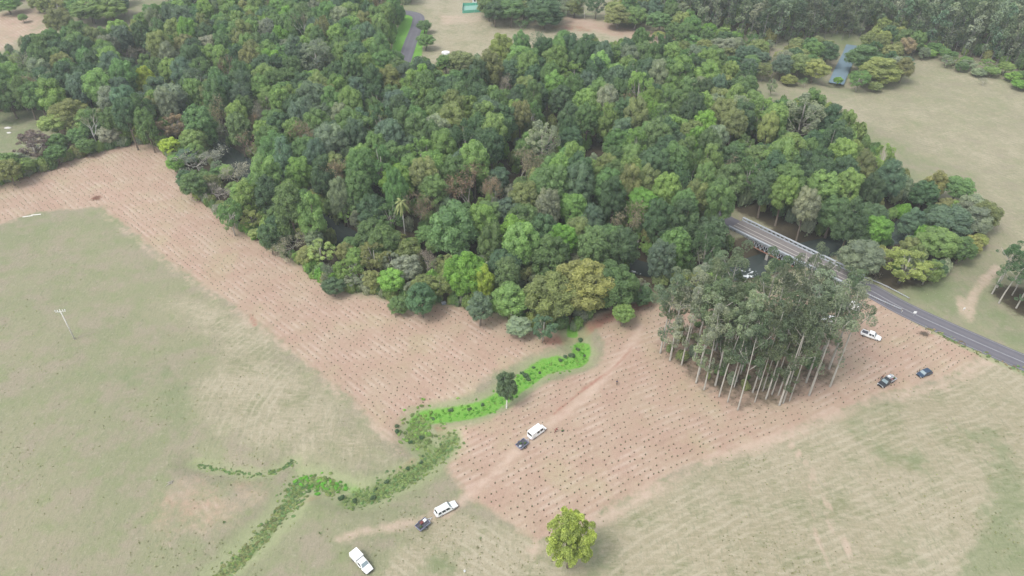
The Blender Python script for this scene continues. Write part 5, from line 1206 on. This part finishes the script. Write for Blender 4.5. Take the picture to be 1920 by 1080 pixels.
# ------------------------------------------------------------------ people
def skinned(name, nodes, edges, mat, parent, sub=2, root=0):
    me = bpy.data.meshes.new(name); me.from_pydata([n[:3] for n in nodes], edges, []); me.materials.append(mat)
    o = link(name, me, parent); md = o.modifiers.new('skin', 'SKIN'); md.use_smooth_shade = True
    for i, n in enumerate(nodes):
        r = n[3]; me.skin_vertices[0].data[i].radius = (r, n[4] if len(n) > 4 else r)
        me.skin_vertices[0].data[i].use_root = (i == root)
    s = o.modifiers.new('sub', 'SUBSURF'); s.levels = sub; s.render_levels = sub; return o
def person(px_, heading, label, shirt, trousers, bend=0.0, stride=0.15, arms=(0.15, 0.1), hat=None):
    w = at(*px_); root = empty('person', w, heading, label, 'person'); hip = np.array([0, 0, .92])
    up = np.array([sin(bend), 0, cos(bend)]); fw = np.array([cos(bend), 0, -sin(bend)])
    def T(f, y, h): return hip + fw * f + np.array([0, y, 0]) + up * h
    nodes = []; E = []
    def nd(p, r, r2=None): nodes.append((float(p[0]), float(p[1]), float(p[2]), r, r2 or r)); return len(nodes) - 1
    pel = nd(hip, .13, .11); wa = nd(T(0, 0, .2), .13, .10); ch = nd(T(0, 0, .42), .155, .11); nk = nd(T(0.01, 0, .55), .06); hd0 = nd(T(.03, 0, .66), .085); hd1 = nd(T(.04, 0, .76), .10); hd2 = nd(T(.03, 0, .84), .06)
    E += [(pel, wa), (wa, ch), (ch, nk), (nk, hd0), (hd0, hd1), (hd1, hd2)]; no = nd(T(.145, 0, .72), .018); E.append((hd1, no))
    ends = []
    for s, sw in ((1, arms[0]), (-1, arms[1])):
        sh = nd(T(0, s * .19, .46), .065); down = np.array([sin(sw), 0, -cos(sw)]); el = nd(np.array(nodes[sh][:3]) + down * .29 + [0, s * .04, 0], .045); wr = nd(np.array(nodes[el][:3]) + (down + np.array([.25, 0, 0])) * .25, .028); pa = nd(np.array(nodes[wr][:3]) + down * .07 + [.02, 0, 0], .035, .018)
        E += [(ch, sh), (sh, el), (el, wr), (wr, pa)]; pp = np.array(nodes[pa][:3])
        for k, (dx, ln) in enumerate(((-.03, .07), (-.01, .085), (.01, .08), (.03, .065))):
            f1 = nd(pp + down * ln * .6 + [dx, 0, 0], .009); f2 = nd(pp + down * ln + [dx, -s * .02, 0], .008); E += [(pa, f1), (f1, f2)]
        th = nd(pp + np.array([.045, -s * .01, -.01]), .010); E.append((pa, th))
        hp = nd(hip + [0, s * .09, -.06], .10); kn = nd(np.array([s * stride * .6 + .04, s * .10, .48]), .065); an = nd(np.array([s * stride, s * .10, .09]), .042); to = nd(np.array([s * stride + .17, s * .11, .035]), .038)
        E += [(pel, hp), (hp, kn), (kn, an), (an, to)]; ends.append((sh, el, hp, kn, an, to))
    body = skinned('body', nodes, E, M['skin'], root)
    g = lambda i, k=1.0, a=.012: (*nodes[i][:3], nodes[i][3] * k + a, nodes[i][4] * k + a)
    sn = [g(pel), g(wa), g(ch), g(nk, 1.0, .004)]; se = [(0, 1), (1, 2), (2, 3)]
    for sh, el, *_ in ends: n0 = len(sn); sn += [g(sh), g(el)]; se += [(2, n0), (n0, n0 + 1)]
    skinned('shirt', sn, se, M[shirt], root)
    tn = [g(pel, 1, .016)]; te = []
    for _, _, hp, kn, an, to in ends: n0 = len(tn); tn += [g(hp), g(kn), g(an)]; te += [(0, n0), (n0, n0 + 1), (n0 + 1, n0 + 2)]
    skinned('trousers', tn, te, M[trousers], root)
    for _, _, hp, kn, an, to in ends: skinned('boot', [(*nodes[an][:3], .055), (*nodes[to][:3], .05)], [(0, 1)], M['black'], root, 1)
    hc = np.array(T(.02, 0, .80)); t = MB(); V, Fc = ICO2
    if hat:
        rings = [[tuple(hc + fw * (r * cos(q)) + np.array([0, r * sin(q), 0]) + up * z) for q in np.linspace(0, 2 * pi, 17)[:-1]] for r, z in ((.20, -.02), (.19, .0), (.115, .02), (.10, .12), (.03, .135))]
        t.loft(rings); t.build('hat', M[hat], root, sm=True)
    else:
        t.add([tuple(hc + fw * (v[0] * .115 - .02) + np.array([0, v[1] * .105, 0]) + up * (v[2] * .10 + .01)) for v in V if True], Fc); t.build('hair', M['hair'], root, sm=True)
    return root
person((1041, 811), .5, 'person in maroon clothes bending forward to plant beside the tray', 'maroon', 'maroon', bend=1.0, stride=.28, arms=(.5, .2))
person((1156, 722), 1.2, 'person in dark clothes standing alone among the planting rows', 'denim', 'khaki', stride=.12)
person((1671, 710), -2.2, 'person in a white shirt standing behind the dark tray utility', 'whitecloth', 'denim', bend=.12, hat='khaki')
person((1652, 711), -1.2, 'person in dark maroon standing at the side of the dark tray utility', 'maroon', 'denim', bend=.25)

# ------------------------------------------------------------------ power pole, signs and small things
w = at(140, 636); o = empty('power_pole', w, radians(12), 'tall pale power pole with a cross arm standing alone in the left paddock', 'power pole')
t = MB(); t.tube([(0, 0, -.5), (0, 0, 10.2)], [.20, .12], 8); t.build('pole', M['whitewood'], o, sm=True)
t = MB(); t.box(-1.25, 1.25, -.07, .07, 9.4, 9.56); t.build('cross_arm', M['whitewood'], o)
t = MB(); t.tube([(-.8, .05, 9.4), (0, .1, 8.7)], .035, 5); t.tube([(.8, .05, 9.4), (0, .1, 8.7)], .035, 5); t.build('brace', M['steel'], o)
for x in (-1.15, -.6, .6, 1.15):
    t = MB(); t.loft([[(x + r * cos(q), r * sin(q), 9.565 + z) for q in np.linspace(0, 2 * pi, 9)[:-1]] for r, z in ((.05, 0), (.05, .12), (.13, .16), (.09, .28), (.13, .34), (.06, .48))]); t.build('insulator', M['white'], o, sm=True)
def sign(px_, label, hgt=1.5, wd=.55, hh=.5, face='white'):
    w = at(*px_); o = empty('road_sign', w, rnd.uniform(-.3, .3), label, 'sign'); t = MB(); t.tube([(0, 0, -.3), (0, 0, hgt)], .04, 6); t.build('post', M['steel'], o)
    t = MB(); t.box(-wd / 2, wd / 2, -.07, -.045, hgt - hh, hgt + .02); t.build('panel', M[face], o)
sign((1713, 592), 'small white sign at the end of the guardrail beside the road', 1.6, .8, .7)
sign((1806, 582), 'small pale sign in the grass beyond the road near the dirt track', 1.0, .6, .5)
sign((1690, 587), 'tiny white marker post at the road edge near the guardrail', .9, .3, .25)
w = at(1075, 599); o = empty('bucket', w, 0, 'tiny yellow bucket at the top of the green gully patch', 'bucket')
def bucket(o, m_, r=.22, h=.32):
    t = MB(); t.loft([[(q * cos(a_), q * sin(a_), z) for a_ in np.linspace(0, 2 * pi, 13)[:-1]] for q, z in ((r * .8, 0), (r, h), (r * 1.06, h), (r * 1.06, h + .03), (r * .9, h + .03), (r * .75, .04))]); t.build('pail', m_, o, sm=False)
    t = MB(); t.tube([(r * cos(q), 0.02, h + r * .9 * sin(q)) for q in np.linspace(0, pi, 9)], .012, 4); t.build('handle', M['steel'], o)
bucket(o, M['yellow'], .3, .4)
w = at(871, 1072); o = empty('bucket', w, 0, 'white bucket in the dry grass at the bottom edge', 'bucket'); bucket(o, M['white'], .2, .3)
w = at(832, 570); o = empty('storage_tub', w, .4, 'blue grey tub left at the forest edge under the bright tree', 'tub')
t = MB(); t.loft([[(-.5, -.35, 0), (.5, -.35, 0), (.5, .35, 0), (-.5, .35, 0)], [(-.6, -.42, .55), (.6, -.42, .55), (.6, .42, .55), (-.6, .42, .55)]]); t.build('box', M['bluegrey'], o, bevel=.02); t = MB(); t.box(-.63, .63, -.45, .45, .552, .60); t.build('lid', M['lightgrey'], o)
for (x, y, an, lb) in ((52, 406, .25, 'left one of two pale planks lying on the far end of the slope'), (68, 403, .2, 'right one of two pale planks lying on the far end of the slope')):
    w = at(x, y); o = empty('plank', w, an, lb, 'plank', 'pale planks on the slope'); t = MB(); t.box(-1.5, 1.5, -.22, .22, .02, .16); t.build('board', M['whitewood'], o, bevel=.01)
for (x, y, s, lb) in ((15, 240, 1.0, 'upper pale rock in the left green paddock'), (17, 249, .7, 'lower pale rock in the left green paddock')):
    w = at(x, y); t = MB(); rs = np.random.RandomState(int(y)); V, Fc = ICO2; t.add([(v[0] * 1.5 * s * q, v[1] * .8 * s * q, v[2] * .5 * s * q) for v, q in zip(V, 1 + rs.uniform(-.12, .12, len(V)))], Fc); o = t.build('rock', M['rock'], None); o.location = w; tag(o, lb, 'rock', 'pale rocks in the left paddock')
def sticks(px_, label, n=40, r=1.1, mat='deadwood', h=.5):
    w = at(*px_); rs = np.random.RandomState(int(px_[0])); t = MB()
    for _ in range(n):
        a_ = rs.uniform(0, pi); ln = rs.uniform(.4, 1.0) * r; c = rs.normal(0, r * .3, 2); z = rs.uniform(.03, h); t.tube([(c[0] - cos(a_) * ln, c[1] - sin(a_) * ln * .7, z * .6), (c[0], c[1], z + .05), (c[0] + cos(a_) * ln, c[1] + sin(a_) * ln * .7, z * .7)], [.03, .035, .015], 4)
    o = t.build('brush_pile', M[mat], None, normals=False); o.location = w; tag(o, label, 'brush pile')
sticks((1733, 627), 'brown pile of cut sticks on the mulch below the road', 60, 1.3, 'bark', .7)
sticks((180, 372), 'long reddish heap of sticks at the upper end of the slope', 50, 2.0, 'rust', .4)
sticks((320, 905), 'few pale fallen sticks on the bare patch in the left paddock', 10, .9, 'deadwood', .2)

# ------------------------------------------------------------------ far buildings, tank and court
def shed(px_, rz, lx, ly, h, label, wallm='white', roofm='white', rise=1.0):
    w = at(*px_); o = empty('shed', w, rz, label, 'shed'); t = MB(); t.box(-lx, lx, -ly, ly, -.3, h); wl = t.build('wall', M[wallm], o)
    t = MB(); e = .35; t.add([(-lx - e, -ly - e, h - .05), (lx + e, -ly - e, h - .05), (lx + e, 0, h + rise), (-lx - e, 0, h + rise), (-lx - e, ly + e, h - .05), (lx + e, ly + e, h - .05), (-lx - e, -ly - e, h + .1), (lx + e, -ly - e, h + .1), (lx + e, 0, h + rise + .15), (-lx - e, 0, h + rise + .15), (-lx - e, ly + e, h + .1), (lx + e, ly + e, h + .1)],
          [(6, 7, 8, 9), (9, 8, 11, 10), (0, 3, 2, 1), (3, 4, 5, 2), (0, 1, 7, 6), (4, 10, 11, 5), (0, 6, 9, 3), (3, 9, 10, 4), (1, 2, 8, 7), (2, 5, 11, 8)]); t.build('roof', M[roofm], o)
    t = MB(); t.box(-.8, .8, -ly - .04, -ly + .01, 0, 2.1); t.build('door', M['bluegrey'], o)
    for x in (-lx * .6, lx * .6): t = MB(); t.box(x - .6, x + .6, -ly - .04, -ly + .01, 1.1, 2.0); t.build('window', M['glass'], o)
shed((897, 4), .05, 3.6, 2.6, 2.8, 'white shed with pale roof behind the green fenced court')
shed((346, 1), .1, 7.0, 3.0, 2.6, 'long white roofed shed at the top edge left of centre')
shed((1256, 3), -.1, 4.5, 3.0, 2.6, 'white roofed shed among trees at the top edge')
w = at(836, 106); o = empty('water_tank', w, 0, 'small white water tank at the edge of the far pasture', 'water tank')
ringf = lambda r, z: [(r * cos(q), r * sin(q), z) for q in np.linspace(0, 2 * pi, 21)[:-1]]
t = MB(); t.loft([ringf(1.9, -.2), ringf(1.9, 2.2)]); t.build('tank_wall', M['white'], o); t = MB(); t.loft([ringf(2.0, 2.2), ringf(2.0, 2.28), ringf(.3, 2.75), ringf(.05, 2.78)]); t.build('tank_roof', M['white'], o)
cA, cB, cC, cD = [np.array(at(x, y)) for x, y in ((867, 25), (912, 22), (915, 9), (868, 11))]
me = mesh('court', [q + np.array([0, 0, .07]) for q in (cA, cB, cC, cD)], [(0, 1, 2, 3)], M['court']); tag(link('court', me), 'pale green sports court surface', 'court', kind='structure')
o = empty('court_fence', cA, 0, 'teal green mesh fence round the far court', 'fence')
for p, q in ((cA, cB), (cB, cC), (cC, cD), (cD, cA)):
    t = MB(); p0 = p - cA; q0 = q - cA; d = (q0 - p0) / np.linalg.norm(q0 - p0); n_ = np.array([-d[1], d[0], 0]) * .03
    t.loft([[p0 - n_, p0 + n_, p0 + n_ + [0, 0, 1.6], p0 - n_ + [0, 0, 1.6]], [q0 - n_, q0 + n_, q0 + n_ + [0, 0, 1.6], q0 - n_ + [0, 0, 1.6]]]); t.build('mesh_panel', M['greenfence'], o)
    for f in (0, .5): c = p0 * (1 - f) + q0 * f; t = MB(); t.tube([c, c + [0, 0, 1.9]], .06, 6); t.build('post', M['steel'], o)

# ------------------------------------------------------------------ haze: one closed box of even thin air
HAZE = 0.00021
t = MB(); t.box(-3300, 3300, -1000, 4400, -12, 140)
m = bpy.data.materials.new('haze'); m.use_nodes = True; nt = m.node_tree; nt.nodes.clear(); ou = nt.nodes.new('ShaderNodeOutputMaterial'); pv = nt.nodes.new('ShaderNodeVolumePrincipled')
pv.inputs['Color'].default_value = (0.86, 0.92, 1.0, 1); pv.inputs['Density'].default_value = HAZE; pv.inputs['Anisotropy'].default_value = 0.2
nt.links.new(pv.outputs[0], ou.inputs['Volume'])
hb = t.build('haze', m, None); tag(hb, 'thin even haze lying over the whole valley', 'haze', kind='stuff')
